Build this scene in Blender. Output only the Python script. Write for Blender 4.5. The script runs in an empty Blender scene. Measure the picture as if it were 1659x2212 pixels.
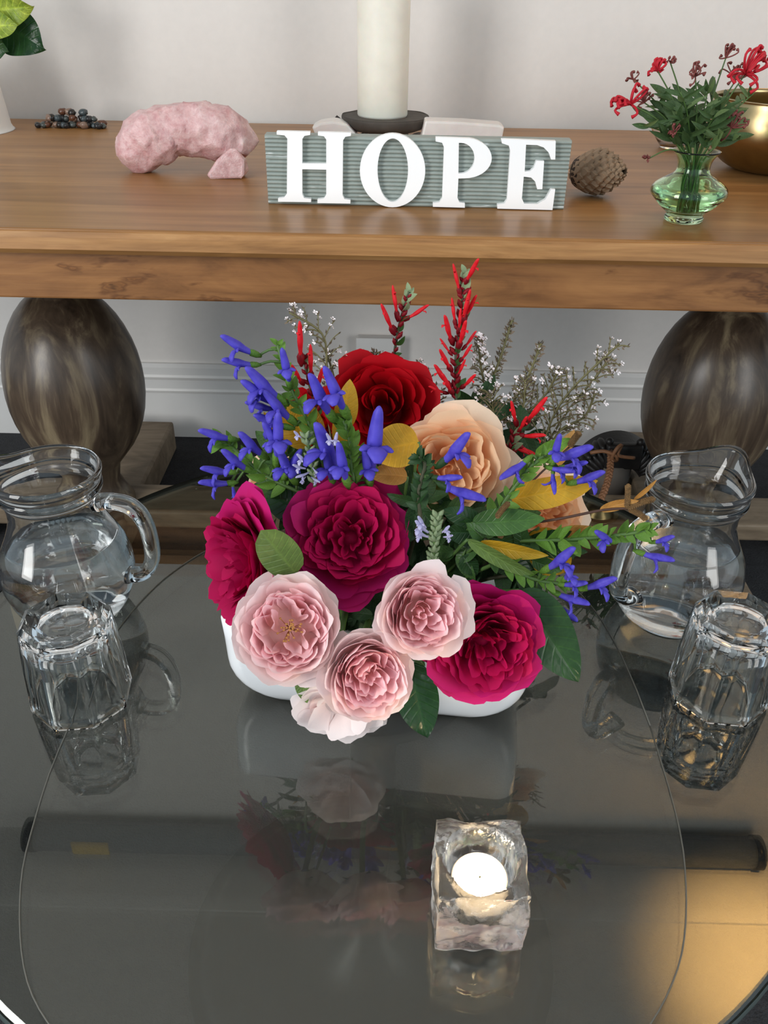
import bpy, bmesh, math, random
from mathutils import Vector, Matrix, noise

# ------------------------------------------------------------------ camera, world, lights, exposure
sc = bpy.context.scene
COL = sc.collection
PI = math.pi
W, H, F = 1659, 2212, 1839.0
CAM_H = 1.055
CAMROT = (Matrix.Rotation(math.radians(0.5), 3, 'Z') @ Matrix.Rotation(math.radians(57), 3, 'X')
          @ Matrix.Rotation(math.radians(1.0), 3, 'Z'))
CAMP = Vector((0, 0, CAM_H))
cd = bpy.data.cameras.new('camera')
cd.sensor_fit = 'VERTICAL'; cd.sensor_height = 24.0; cd.lens = F / H * 24.0
cd.clip_start = 0.01; cd.clip_end = 50
co = bpy.data.objects.new('camera', cd); COL.objects.link(co)
co.matrix_world = Matrix.Translation(CAMP) @ CAMROT.to_4x4()
sc.camera = co

sc.view_settings.view_transform = 'Standard'
sc.view_settings.look = 'None'
sc.view_settings.gamma = 1.0
sc.view_settings.use_curve_mapping = False
sc.view_settings.exposure = 0.0
sc.cycles.max_bounces = 14
sc.cycles.transmission_bounces = 14
sc.cycles.transparent_max_bounces = 24
sc.cycles.glossy_bounces = 6
sc.cycles.diffuse_bounces = 6
sc.cycles.sample_clamp_indirect = 6.0
sc.cycles.caustics_reflective = False

wd = bpy.data.worlds.new('world'); sc.world = wd; wd.use_nodes = True
bg = wd.node_tree.nodes['Background']
bg.inputs[0].default_value = (0.70, 0.87, 1.0, 1); bg.inputs[1].default_value = 0.66

def area(name, loc, aim, sx, sy, power, col):
    l = bpy.data.lights.new(name, 'AREA'); l.shape = 'RECTANGLE'; l.size = sx; l.size_y = sy
    l.energy = power; l.color = col
    o = bpy.data.objects.new(name, l); COL.objects.link(o)
    o.location = loc
    o.rotation_euler = (Vector(aim) - Vector(loc)).to_track_quat('-Z', 'Y').to_euler()
    return o
area('window_daylight_west', (-1.75, -0.55, 1.45), (0.0, 1.6, 0.75), 0.7, 1.9, 47, (1.0, 0.985, 0.96))
area('window_daylight_east', (1.9, -1.0, 1.35), (0.0, 1.3, 0.7), 0.9, 2.0, 28, (1.0, 0.98, 0.95))

# ------------------------------------------------------------------ pixel helpers (photo frame 1659 x 2212)
RIGHT, UPV = CAMROT @ Vector((1, 0, 0)), CAMROT @ Vector((0, 1, 0))
def ray(x, y):
    return CAMROT @ Vector(((x - W / 2) / F, -(y - H / 2) / F, -1.0))
def at(x, y, Y):
    d = ray(x, y); return CAMP + d * (Y / d.y)
def on(x, y, z):
    d = ray(x, y); return CAMP + d * ((z - CAM_H) / d.z)
def mpp(p):                      # metres per photo pixel at a point
    return (p - CAMP).dot(CAMROT @ Vector((0, 0, -1))) / F

# ------------------------------------------------------------------ object helpers
def tag(o, label=None, cat=None, group=None, kind=None):
    if label: o['label'] = label
    if cat: o['category'] = cat
    if group: o['group'] = group
    if kind: o['kind'] = kind
    return o
def thing(name, label, cat, loc=(0, 0, 0), rotz=0, group=None):
    o = bpy.data.objects.new(name, None); COL.objects.link(o)
    o.empty_display_size = 0.02
    o.location = loc; o.rotation_euler = (0, 0, rotz)
    return tag(o, label, cat, group)
def mk_mesh(name, vf, mat, smooth=True, cols=None):
    me = bpy.data.meshes.new(name)
    me.from_pydata([tuple(v) for v in vf[0]], [], vf[1])
    if smooth: me.polygons.foreach_set('use_smooth', [True] * len(me.polygons))
    me.materials.append(mat)
    if cols:
        a = me.color_attributes.new('col', 'FLOAT_COLOR', 'POINT')
        a.data.foreach_set('color', [c for q in cols for c in (q[0], q[1], q[2], 1.0)])
    me.update()
    return me
def link(name, me, parent=None, M=None):
    o = bpy.data.objects.new(name, me); COL.objects.link(o)
    if parent is not None: o.parent = parent
    if M is not None: o.matrix_basis = M
    return o
def obj(name, vf, mat, parent=None, smooth=True, M=None, cols=None):
    return link(name, mk_mesh(name, vf, mat, smooth, cols), parent, M)
def wobj(name, vf, mat, root, smooth=True, cols=None):   # vertices given in world space, root has no rotation
    l = root.location
    return obj(name, ([Vector(v) - l for v in vf[0]], vf[1]), mat, root, smooth, cols=cols)
def wlink(name, me, root, M):
    return link(name, me, root, Matrix.Translation(-root.location) @ M)

def join(*vfs):
    V, Fc = [], []
    for v, f in vfs:
        n = len(V); V += list(v); Fc += [tuple(i + n for i in q) for q in f]
    return V, Fc
def xf(vf, M): return [M @ Vector(v) for v in vf[0]], vf[1]
def box(x0, x1, y0, y1, z0, z1):
    V = [(x, y, z) for z in (z0, z1) for y in (y0, y1) for x in (x0, x1)]
    return V, [(0, 2, 3, 1), (4, 5, 7, 6), (0, 1, 5, 4), (2, 6, 7, 3), (0, 4, 6, 2), (1, 3, 7, 5)]
def bevel_box(x0, x1, y0, y1, z0, z1, r=0.004, seg=2):
    bm = bmesh.new()
    V, Fc = box(x0, x1, y0, y1, z0, z1)
    vs = [bm.verts.new(v) for v in V]
    for f in Fc: bm.faces.new([vs[i] for i in f])
    bmesh.ops.recalc_face_normals(bm, faces=bm.faces)
    bmesh.ops.bevel(bm, geom=bm.edges[:], offset=r, segments=seg, affect='EDGES', profile=0.5)
    bm.verts.index_update()
    out = [v.co.copy() for v in bm.verts], [tuple(v.index for v in f.verts) for f in bm.faces]
    bm.free(); return out
def lathe(prof, seg=48, phase=0.0):
    V, Fc, rows = [], [], []
    for r, z in prof:
        if r < 1e-6:
            rows.append([len(V)] * seg); V.append((0, 0, z))
        else:
            rows.append(list(range(len(V), len(V) + seg)))
            for k in range(seg):
                a = 2 * PI * k / seg + phase; V.append((r * math.cos(a), r * math.sin(a), z))
    for a, b in zip(rows, rows[1:]):
        for k in range(seg):
            q = [a[k], a[(k + 1) % seg], b[(k + 1) % seg], b[k]]
            u = list(dict.fromkeys(q))
            if len(u) > 2: Fc.append(tuple(u))
    return V, Fc
def smooth_prof(pts, n=4):
    out = []
    P = [pts[0]] + list(pts) + [pts[-1]]
    for i in range(1, len(P) - 2):
        p0, p1, p2, p3 = P[i - 1], P[i], P[i + 1], P[i + 2]
        for k in range(n):
            t = k / n
            out.append(tuple(0.5 * (2 * p1[j] + (p2[j] - p0[j]) * t + (2 * p0[j] - 5 * p1[j] + 4 * p2[j] - p3[j]) * t * t
                                    + (3 * p1[j] - p0[j] - 3 * p2[j] + p3[j]) * t ** 3) for j in range(len(p1))))
    out.append(tuple(pts[-1])); return out
def spl(pts, n=4): return [Vector(p) for p in smooth_prof([tuple(p) for p in pts], n)]
def tube(pts, radii, seg=7, flat=1.0, upv=None):
    pts = [Vector(p) for p in pts]
    if not hasattr(radii, '__len__'): radii = [radii] * len(pts)
    V, Fc = [], []
    t = (pts[1] - pts[0]).normalized()
    n = (upv - t * upv.dot(t)).normalized() if upv is not None else t.orthogonal().normalized()
    for i, p in enumerate(pts):
        t = (pts[min(i + 1, len(pts) - 1)] - pts[max(i - 1, 0)]).normalized()
        n = (n - t * n.dot(t)).normalized(); b = t.cross(n)
        for k in range(seg):
            a = 2 * PI * k / seg
            V.append(p + n * (math.cos(a) * radii[i] * flat) + b * (math.sin(a) * radii[i]))
    for i in range(len(pts) - 1):
        for k in range(seg):
            Fc.append((i * seg + k, i * seg + (k + 1) % seg, (i + 1) * seg + (k + 1) % seg, (i + 1) * seg + k))
    Fc.append(tuple(range(seg))[::-1]); Fc.append(tuple(range((len(pts) - 1) * seg, len(pts) * seg)))
    return V, Fc
def ico(sub=2):
    bm = bmesh.new(); bmesh.ops.create_icosphere(bm, subdivisions=sub, radius=1.0)
    bm.verts.index_update()
    out = [v.co.copy() for v in bm.verts], [tuple(v.index for v in f.verts) for f in bm.faces]
    bm.free(); return out
def rock(seed, sx, sy, sz, amp=0.28, sub=2, freq=1.3):
    V, Fc = ico(sub); o = Vector((seed * 7.3, seed * 3.1, seed * 1.7))
    out = []
    for v in V:
        k = 1 + amp * noise.noise(v * freq + o) + amp * 0.4 * noise.noise(v * freq * 3 + o)
        out.append(Vector((v.x * sx * k, v.y * sy * k, v.z * sz * k)))
    z = min(v.z for v in out)
    return [v - Vector((0, 0, z)) for v in out], Fc
def basis(direction, normal):     # local +Y along direction, +Z ~ normal
    y = direction.normalized(); z = (normal - y * normal.dot(y)).normalized(); x = y.cross(z)
    return Matrix((x, y, z)).transposed()
def basis_z(direction, upv):      # local +Z along direction, +Y ~ up
    z = direction.normalized(); y = upv - z * upv.dot(z)
    if y.length < 1e-4: y = z.orthogonal()
    y.normalize(); x = y.cross(z)
    return Matrix((x, y, z)).transposed()
def mat4(R3, loc, s=1.0):
    return Matrix.Translation(loc) @ R3.to_4x4() @ Matrix.Diagonal((s, s, s, 1))

# ------------------------------------------------------------------ materials
def lin(c):
    f = lambda u: u / 12.92 if u <= 0.04045 else ((u + 0.055) / 1.055) ** 2.4
    return tuple(f(x / 255.0) for x in c)
class MT:
    def __init__(s, name):
        s.m = bpy.data.materials.new(name); s.m.use_nodes = True
        s.nt = s.m.node_tree; s.nt.nodes.clear()
        s.out = s.n('ShaderNodeOutputMaterial')
    def n(s, t, **kw):
        nd = s.nt.nodes.new(t)
        for k, v in kw.items(): setattr(nd, k, v)
        return nd
    def l(s, a, b): s.nt.links.new(a, b)
    def set(s, nd, **kw):
        for k, v in kw.items():
            k = k.replace('_', ' ')
            nd.inputs[k].default_value = (*v, 1) if isinstance(v, tuple) and len(v) == 3 and nd.inputs[k].type == 'RGBA' else v
        return nd
    def bsdf(s, **kw): return s.set(s.n('ShaderNodeBsdfPrincipled'), **kw)
    def coord(s, scale=(1, 1, 1), rot=(0, 0, 0), kind='Object'):
        c = s.n('ShaderNodeTexCoord'); mp = s.n('ShaderNodeMapping')
        mp.inputs['Scale'].default_value = scale; mp.inputs['Rotation'].default_value = rot
        s.l(c.outputs[kind], mp.inputs['Vector']); return mp.outputs['Vector']
    def noise(s, vec, scale, detail=4, rough=0.55, dist=0.0):
        t = s.n('ShaderNodeTexNoise'); s.set(t, Scale=scale, Detail=detail, Roughness=rough, Distortion=dist)
        if vec: s.l(vec, t.inputs['Vector'])
        return t.outputs['Fac']
    def ramp(s, fac, stops):
        r = s.n('ShaderNodeValToRGB'); e = r.color_ramp.elements
        while len(e) < len(stops): e.new(0.5)
        for q, (p, c) in zip(e, stops): q.position = p; q.color = (*c, 1)
        s.l(fac, r.inputs['Fac']); return r.outputs['Color']
    def mix(s, fac, a, b, mode='MIX'):
        m = s.n('ShaderNodeMix', data_type='RGBA', blend_type=mode)
        for sock, v in ((m.inputs[0], fac), (m.inputs[6], a), (m.inputs[7], b)):
            if hasattr(v, 'is_linked') or hasattr(v, 'links'): s.l(v, sock)
            elif isinstance(v, tuple): sock.default_value = (*v, 1)
            else: sock.default_value = v
        return m.outputs[2]
    def bump(s, fac, strength, dist, b):
        n = s.n('ShaderNodeBump'); n.inputs['Strength'].default_value = strength; n.inputs['Distance'].default_value = dist
        s.l(fac, n.inputs['Height']); s.l(n.outputs['Normal'], b.inputs['Normal'])
    def done(s, sh): s.l(sh, s.out.inputs['Surface']); return s.m

def simple(name, col, rough=0.5, metal=0.0, var=0.0, scale=20, bump=0.0, **kw):
    t = MT(name); b = t.bsdf(Base_Color=lin(col), Roughness=rough, Metallic=metal)
    for k, v in kw.items(): b.inputs[k.replace('_', ' ')].default_value = v
    v = t.coord()
    f = t.noise(v, scale, 5)
    if var:
        c = lin(col)
        t.l(t.ramp(f, [(0.25, tuple(x * (1 - var) for x in c)), (0.75, tuple(min(1, x * (1 + var)) for x in c))]), b.inputs['Base Color'])
    if bump: t.bump(f, bump, 0.002, b)
    return t.done(b.outputs[0])
def wood(name, stops, scale, rot=(0, 0, 0), rough=0.4, fine=(2, 90, 90), bump=0.15, spec=0.4, knots=0):
    t = MT(name); b = t.bsdf(Roughness=rough); b.inputs['Specular IOR Level'].default_value = spec
    a = t.noise(t.coord(scale, rot), 1.6, 6, 0.6, 1.4)
    g = t.noise(t.coord(fine, rot), 1.0, 5, 0.7, 0.3)
    k = t.noise(t.coord(tuple(x * 0.35 for x in scale), rot), 1.3, 3, 0.5, 2.5)
    c = t.ramp(a, stops)
    c = t.mix(0.38, c, t.ramp(g, [(0.3, (0.42, 0.38, 0.34)), (0.6, (1, 1, 1))]), 'MULTIPLY')
    c = t.mix(0.5, c, t.ramp(k, [(0.30, (0.45, 0.40, 0.36)), (0.42, (1, 1, 1))]), 'MULTIPLY')
    if knots:
        w = t.n('ShaderNodeTexVoronoi'); t.set(w, Scale=1.0); t.l(t.coord((knots, 3, knots * 2.6), rot), w.inputs['Vector'])
        wv = t.n('ShaderNodeMath', operation='ADD'); t.l(w.outputs['Distance'], wv.inputs[0]); t.l(t.noise(t.coord((20, 20, 60)), 1.0, 3), wv.inputs[1])
        c = t.mix(0.75, c, t.ramp(wv.outputs[0], [(0.50, (0.22, 0.17, 0.14)), (0.56, (0.8, 0.72, 0.62)), (0.60, (0.42, 0.34, 0.28)), (0.70, (1, 1, 1))]), 'MULTIPLY')
    t.l(c, b.inputs['Base Color']); t.bump(g, bump, 0.001, b)
    return t.done(b.outputs[0])
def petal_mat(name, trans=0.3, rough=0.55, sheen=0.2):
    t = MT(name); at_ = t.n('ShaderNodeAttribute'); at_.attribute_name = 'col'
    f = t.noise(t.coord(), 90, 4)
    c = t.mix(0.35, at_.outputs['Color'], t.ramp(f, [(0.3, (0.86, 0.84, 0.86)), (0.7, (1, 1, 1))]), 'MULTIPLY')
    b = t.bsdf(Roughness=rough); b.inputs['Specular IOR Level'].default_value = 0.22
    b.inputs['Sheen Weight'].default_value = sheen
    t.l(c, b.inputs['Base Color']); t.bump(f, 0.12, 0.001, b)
    tr = t.n('ShaderNodeBsdfTranslucent'); t.l(c, tr.inputs['Color'])
    m = t.n('ShaderNodeMixShader'); m.inputs[0].default_value = trans
    t.l(b.outputs[0], m.inputs[1]); t.l(tr.outputs[0], m.inputs[2])
    return t.done(m.outputs[0])
def leaf_mat(name, col, col2, rough=0.42, trans=0.22, vein=0.5):
    t = MT(name); b = t.bsdf(Roughness=rough); b.inputs['Specular IOR Level'].default_value = 0.35
    v = t.coord()
    f = t.noise(v, 35, 4)
    c = t.ramp(f, [(0.3, lin(col)), (0.7, lin(col2))])
    w = t.n('ShaderNodeTexVoronoi', feature='DISTANCE_TO_EDGE'); t.set(w, Scale=160.0); t.l(v, w.inputs['Vector'])
    c = t.mix(vein * 0.5, c, t.ramp(w.outputs['Distance'], [(0.0, (1.5, 1.5, 1.3)), (0.12, (0.9, 0.9, 0.9))]), 'MULTIPLY')
    at_ = t.n('ShaderNodeAttribute'); at_.attribute_name = 'col'; sp = t.n('ShaderNodeSeparateColor'); t.l(at_.outputs['Color'], sp.inputs[0])
    def mth(op, a, b_=0.0):
        m_ = t.n('ShaderNodeMath', operation=op)
        for i_, v_ in enumerate((a, b_)):
            if hasattr(v_, 'links'): t.l(v_, m_.inputs[i_])
            else: m_.inputs[i_].default_value = v_
        return m_.outputs[0]
    off = mth('ABSOLUTE', mth('SUBTRACT', sp.outputs[0], 0.5))
    side = mth('ABSOLUTE', mth('SUBTRACT', mth('FRACT', mth('SUBTRACT', mth('MULTIPLY', sp.outputs[1], 9.0), mth('MULTIPLY', off, 3.2))), 0.5))
    vn = mth('MINIMUM', mth('MULTIPLY', off, 14.0), mth('MULTIPLY', side, 7.0))
    vn = mth('MAXIMUM', mth('MINIMUM', vn, 1.0), mth('SUBTRACT', 1.0, sp.outputs[2]))
    c = t.mix(vein * 0.8, c, t.ramp(vn, [(0.0, (1.75, 1.7, 1.5)), (0.9, (0.92, 0.92, 0.92))]), 'MULTIPLY')
    hgt = mth('ADD', mth('MULTIPLY', vn, 1.0), mth('MULTIPLY', w.outputs['Distance'], 0.5))
    t.l(c, b.inputs['Base Color']); t.bump(hgt, 0.35, 0.0012, b)
    tr = t.n('ShaderNodeBsdfTranslucent'); t.l(c, tr.inputs['Color'])
    m = t.n('ShaderNodeMixShader'); m.inputs[0].default_value = trans
    t.l(b.outputs[0], m.inputs[1]); t.l(tr.outputs[0], m.inputs[2])
    return t.done(m.outputs[0])
def glass(name, col=(1, 1, 1), ior=1.48, rough=0.0):
    t = MT(name); b = t.bsdf(Base_Color=col, Roughness=rough, IOR=ior)
    b.inputs['Transmission Weight'].default_value = 1.0
    return t.done(b.outputs[0])

M = {}
M['wall'] = simple('wall paint', (226, 221, 216), 0.75, var=0.02, scale=60, bump=0.05)
M['ceiling'] = simple('ceiling paint', (215, 213, 208), 0.8, var=0.02, scale=8)
M['skirting'] = simple('skirting paint', (224, 222, 219), 0.4, var=0.02)
def carpet():
    t = MT('charcoal carpet'); b = t.bsdf(Roughness=0.95)
    v = t.coord(); f = t.noise(v, 260, 3, 0.7); g = t.noise(v, 40, 4, 0.7)
    c = t.mix(0.5, t.ramp(f, [(0.3, lin((22, 22, 24))), (0.7, lin((66, 66, 70)))]), t.ramp(g, [(0.3, lin((26, 26, 28))), (0.7, lin((60, 60, 63)))]))
    t.l(c, b.inputs['Base Color']); t.bump(f, 1.0, 0.006, b)
    return t.done(b.outputs[0])
M['carpet'] = carpet()
M['top'] = wood('oiled table top wood', [(0.25, lin((124, 84, 46))), (0.5, lin((156, 112, 66))), (0.75, lin((175, 130, 80)))],
                (0.9, 9, 9), rough=0.34, fine=(1.2, 60, 60), bump=0.06, spec=0.28)
M['edge'] = wood('rustic table edge wood', [(0.25, lin((128, 86, 46))), (0.5, lin((168, 121, 72))), (0.75, lin((190, 146, 94)))],
                 (2.0, 12, 22), rough=0.5, fine=(3, 60, 140), bump=0.3)
M['apron'] = wood('rustic table apron wood', [(0.2, lin((84, 52, 28))), (0.5, lin((142, 96, 56))), (0.8, lin((168, 118, 70)))],
                  (2.4, 8, 13), rough=0.5, fine=(3, 40, 90), bump=0.3, knots=3.2)
M['leg'] = wood('dark turned leg wood', [(0.28, lin((44, 34, 27))), (0.5, lin((86, 71, 57))), (0.75, lin((150, 134, 106)))],
                (11, 11, 1.6), rough=0.33, fine=(70, 70, 3), bump=0.15, spec=0.55)
M['foot'] = wood('weathered base wood', [(0.25, lin((98, 84, 68))), (0.5, lin((134, 118, 98))), (0.8, lin((156, 140, 120)))],
                 (3, 10, 10), rough=0.6, fine=(3, 70, 70))

def table_glass():
    t = MT('smoked table glass')
    g = t.n('ShaderNodeNewGeometry'); d = t.n('ShaderNodeVectorMath', operation='DOT_PRODUCT')
    t.l(g.outputs['Normal'], d.inputs[0]); t.l(g.outputs['Incoming'], d.inputs[1])
    def mth(op, a, b=None):
        m = t.n('ShaderNodeMath', operation=op)
        for i, v in enumerate((a, b)):
            if v is None: continue
            if hasattr(v, 'links'): t.l(v, m.inputs[i])
            else: m.inputs[i].default_value = v
        return m.outputs[0]
    a = mth('ABSOLUTE', d.outputs['Value']); s = mth('POWER', mth('SUBTRACT', 1.0, a), 5.0)
    fr = mth('ADD', mth('MULTIPLY', s, 0.90), 0.088)
    gl = t.n('ShaderNodeBsdfGlossy'); gl.inputs['Roughness'].default_value = 0.0
    gl.inputs['Color'].default_value = (0.97, 1.0, 0.96, 1)
    tr = t.n('ShaderNodeBsdfTransparent'); tr.inputs['Color'].default_value = (0.62, 0.64, 0.61, 1)
    m = t.n('ShaderNodeMixShader'); t.l(fr, m.inputs[0]); t.l(tr.outputs[0], m.inputs[1]); t.l(gl.outputs[0], m.inputs[2])
    return t.done(m.outputs[0])
M['table_glass'] = table_glass()
def sheer():
    t = MT('sheer grey mat'); f = t.noise(t.coord(), 300, 2)
    d = t.n('ShaderNodeBsdfDiffuse'); d.inputs['Color'].default_value = (*lin((150, 148, 138)), 1)
    tr = t.n('ShaderNodeBsdfTransparent')
    m = t.n('ShaderNodeMixShader'); m.inputs[0].default_value = 0.105
    t.l(tr.outputs[0], m.inputs[1]); t.l(d.outputs[0], m.inputs[2])
    return t.done(m.outputs[0])
M['sheer'] = sheer()
M['hem'] = simple('mat hem thread', (96, 95, 88), 0.7)
M['black_metal'] = simple('black metal', (20, 20, 22), 0.35, 0.6)
M['glass'] = glass('clear glass', (0.97, 0.99, 1.0))
def ice():
    t = MT('rippled ice glass'); b = t.bsdf(Base_Color=(1, 0.99, 0.985), Roughness=0.06, IOR=1.45); b.inputs['Transmission Weight'].default_value = 1.0
    t.bump(t.noise(t.coord(), 170, 4), 0.5, 0.002, b)
    d = t.n('ShaderNodeBsdfTranslucent'); d.inputs['Color'].default_value = (0.95, 0.93, 0.92, 1)
    m = t.n('ShaderNodeMixShader'); m.inputs[0].default_value = 0.05
    t.l(b.outputs[0], m.inputs[1]); t.l(d.outputs[0], m.inputs[2]); return t.done(m.outputs[0])
M['ice'] = ice()
M['green_glass'] = glass('green glass', (0.70, 0.94, 0.68), 1.45)
M['water'] = glass('water', (0.99, 1, 1), 1.33)
M['ceramic'] = simple('white glazed ceramic', (238, 240, 242), 0.12, var=0.01)
M['pot'] = simple('white pot', (228, 228, 226), 0.5)
M['letter'] = simple('white painted letter', (254, 254, 254), 0.45)
def board_mat():
    t = MT('grey green corrugated board'); b = t.bsdf(Roughness=0.5)
    f = t.noise(t.coord((14, 1, 150)), 1.0, 3, 0.7)
    g = t.noise(t.coord((60, 60, 60)), 1.0, 4, 0.7)
    c = t.mix(0.3, t.ramp(f, [(0.62, lin((148, 157, 151))), (0.68, lin((225, 228, 226)))]), t.ramp(g, [(0.3, lin((130, 140, 134))), (0.7, lin((165, 173, 168)))]))
    t.l(c, b.inputs['Base Color']); return t.done(b.outputs[0])
M['board'] = board_mat()
M['candle'] = simple('ivory wax', (240, 236, 222), 0.5, var=0.05, scale=30, bump=0.15, Subsurface_Weight=0.2)
M['slate'] = simple('dark slate dish', (74, 68, 62), 0.75, var=0.3, scale=40, bump=0.5)
def quartz():
    t = MT('rose quartz'); b = t.bsdf(Roughness=0.38); v = t.coord()
    f = t.noise(v, 14, 6, 0.65, 1.2); g = t.noise(v, 70, 5, 0.7)
    c = t.ramp(f, [(0.25, lin((176, 122, 124))), (0.5, lin((212, 164, 164))), (0.68, lin((232, 204, 202)))])
    c = t.mix(0.4, c, t.ramp(g, [(0.35, lin((190, 140, 142))), (0.66, lin((248, 232, 230)))]))
    t.l(c, b.inputs['Base Color']); t.bump(g, 0.6, 0.004, b)
    b.inputs['Subsurface Weight'].default_value = 0.25; b.inputs['Subsurface Radius'].default_value = (0.02, 0.008, 0.008)
    return t.done(b.outputs[0])
M['quartz'] = quartz()
M['selenite'] = simple('white selenite', (232, 226, 222), 0.3, var=0.08, scale=25, bump=0.2, Subsurface_Weight=0.2)
M['rough_quartz'] = simple('rough white quartz', (222, 208, 200), 0.5, var=0.1, scale=40, bump=0.3)
for k, c in {'s0': (40, 40, 42), 's1': (70, 76, 74), 's2': (92, 58, 42), 's3': (132, 108, 94), 's4': (36, 32, 30), 's5': (66, 76, 80)}.items():
    M[k] = simple('tumbled stone ' + k[1], c, 0.3, var=0.3, scale=80)
M['cone'] = simple('pine cone scale', (162, 136, 110), 0.7, var=0.35, scale=120, bump=0.4)
M['cone_core'] = simple('pine cone core', (58, 42, 32), 0.8)
M['brass'] = simple('hammered brass', (172, 152, 112), 0.28, 1.0, var=0.15, scale=30, bump=0.12)
M['old_brass'] = simple('aged brass', (150, 128, 92), 0.3, 1.0, var=0.2, scale=40, bump=0.1)
M['carved'] = simple('carved black wood', (34, 31, 30), 0.45, var=0.3, scale=60, bump=0.4)
M['leather'] = simple('braided leather', (134, 92, 62), 0.6, var=0.25, scale=90, bump=0.3)
M['clay'] = simple('grey clay', (96, 88, 80), 0.7, var=0.15, scale=30)
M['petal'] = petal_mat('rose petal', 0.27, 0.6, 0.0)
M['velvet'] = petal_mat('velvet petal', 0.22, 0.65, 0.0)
def floret(name, c1, c2):
    t = MT(name); b = t.bsdf(Roughness=0.5); b.inputs['Specular IOR Level'].default_value = 0.25
    f = t.noise(t.coord(), 3.0, 3)
    c = t.ramp(f, [(0.3, lin(c1)), (0.7, lin(c2))]); t.l(c, b.inputs['Base Color'])
    tr = t.n('ShaderNodeBsdfTranslucent'); t.l(c, tr.inputs['Color'])
    m = t.n('ShaderNodeMixShader'); m.inputs[0].default_value = 0.2
    t.l(b.outputs[0], m.inputs[1]); t.l(tr.outputs[0], m.inputs[2]); return t.done(m.outputs[0])
M['blue'] = floret('violet blue floret', (70, 58, 180), (106, 96, 216))
M['red'] = floret('scarlet floret', (216, 16, 32), (244, 48, 60))
M['bud'] = floret('dark red bud', (112, 14, 26), (158, 24, 38))
M['grevillea'] = floret('red grevillea style', (196, 26, 44), (226, 60, 74))
M['grevillea_dull'] = floret('faded grevillea bud', (122, 62, 60), (160, 92, 86))
M['lilac'] = floret('pale lilac floret', (168, 166, 208), (206, 202, 230))
M['white_blossom'] = simple('tiny white blossom', (236, 226, 226), 0.6)
M['lime'] = leaf_mat('fresh green bract', (84, 128, 44), (122, 166, 70), trans=0.3)
M['green'] = leaf_mat('mid green leaf', (48, 82, 38), (78, 116, 56))
M['dark'] = leaf_mat('dark green leaf', (32, 60, 33), (52, 86, 44), rough=0.33)
M['gloss'] = leaf_mat('glossy dark rose leaf', (24, 52, 30), (40, 74, 40), rough=0.22)
M['olive'] = leaf_mat('olive green leaf', (86, 112, 54), (112, 138, 72))
M['sage'] = leaf_mat('pale sage bract', (130, 152, 112), (168, 186, 146))
M['yellow'] = leaf_mat('yellow autumn leaf', (206, 152, 34), (226, 184, 62), trans=0.35, vein=0.25)
M['amber'] = leaf_mat('amber dry leaf', (176, 122, 56), (204, 158, 92), trans=0.3, vein=0.25)
M['varieg'] = leaf_mat('speckled yellow green leaf', (100, 132, 36), (186, 200, 88), vein=0.8)
M['grev_leaf'] = leaf_mat('grevillea leaf', (56, 82, 48), (88, 116, 70), rough=0.38)
M['grev_light'] = leaf_mat('light grevillea leaf', (92, 116, 70), (122, 146, 94), rough=0.4)
M['stem'] = simple('green stem', (74, 104, 48), 0.5, var=0.2)
M['stem_dark'] = simple('dark stem', (60, 62, 40), 0.6, var=0.2)
M['stem_sprig'] = simple('brownish sprig stem', (104, 98, 62), 0.6, var=0.2)
M['stem_brown'] = simple('brown twig', (70, 44, 32), 0.6, var=0.2)
M['leaflet'] = simple('tiny grey green leaflet', (104, 88, 70), 0.6)
M['catkin'] = simple('brown catkin', (112, 84, 48), 0.8, var=0.4, scale=400, bump=0.8)
M['wax'] = simple('white tealight wax', (250, 246, 238), 0.4, Subsurface_Weight=0.3)
M['alu'] = simple('tealight cup metal', (200, 200, 200), 0.3, 1.0)
def emit(name, col, s):
    t = MT(name); e = t.n('ShaderNodeEmission'); e.inputs[0].default_value = (*col, 1); e.inputs[1].default_value = s
    return t.done(e.outputs[0])
M['flame'] = emit('flame', (1.0, 0.78, 0.45), 60)
M['wick'] = simple('burnt wick', (20, 16, 14), 0.9)
M['screen'] = simple('screen housing', (92, 99, 106), 0.45)
M['label_plate'] = simple('yellow label plate', (196, 160, 44), 0.5)
M['shade'] = simple('plaster uplighter', (225, 220, 210), 0.6)

# ------------------------------------------------------------------ the setting
WALL_Y, TOP_Z, GT_Z = 1.99, 0.76, 0.495
CEIL = 2.68
tag(obj('floor', box(-3.2, 3.2, -2.6, WALL_Y, -0.05, 0), M['carpet'], smooth=False), kind='structure', label='charcoal grey carpet floor')
tag(obj('wall_back', box(-3.2, 3.2, WALL_Y, WALL_Y + 0.1, -0.05, CEIL + 0.05), M['wall'], smooth=False), kind='structure', label='warm white painted back wall')
tag(obj('ceiling', box(-3.2, 3.2, 0.2, WALL_Y, CEIL, CEIL + 0.06), M['ceiling'], smooth=False), kind='structure', label='white ceiling')
def extrude_x(prof, x0, x1):
    n = len(prof)
    V = [(x0, y, z) for y, z in prof] + [(x1, y, z) for y, z in prof]
    Fc = [(i, (i + 1) % n, n + (i + 1) % n, n + i) for i in range(n)] + [tuple(range(n))[::-1], tuple(range(n, 2 * n))]
    return V, Fc
sk = [(WALL_Y - d, z) for d, z in ((0, 0), (.026, 0), (.026, .124), (.016, .126), (.014, .133), (.021, .135), (.021, .158), (.010, .160), (.008, .167), (.014, .169), (.014, .188), (.008, .197), (0, .197))]
tag(obj('baseboard_back', extrude_x(sk, -3.2, 3.2), M['skirting'], smooth=False), kind='structure', label='stepped moulded white skirting board')

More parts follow.
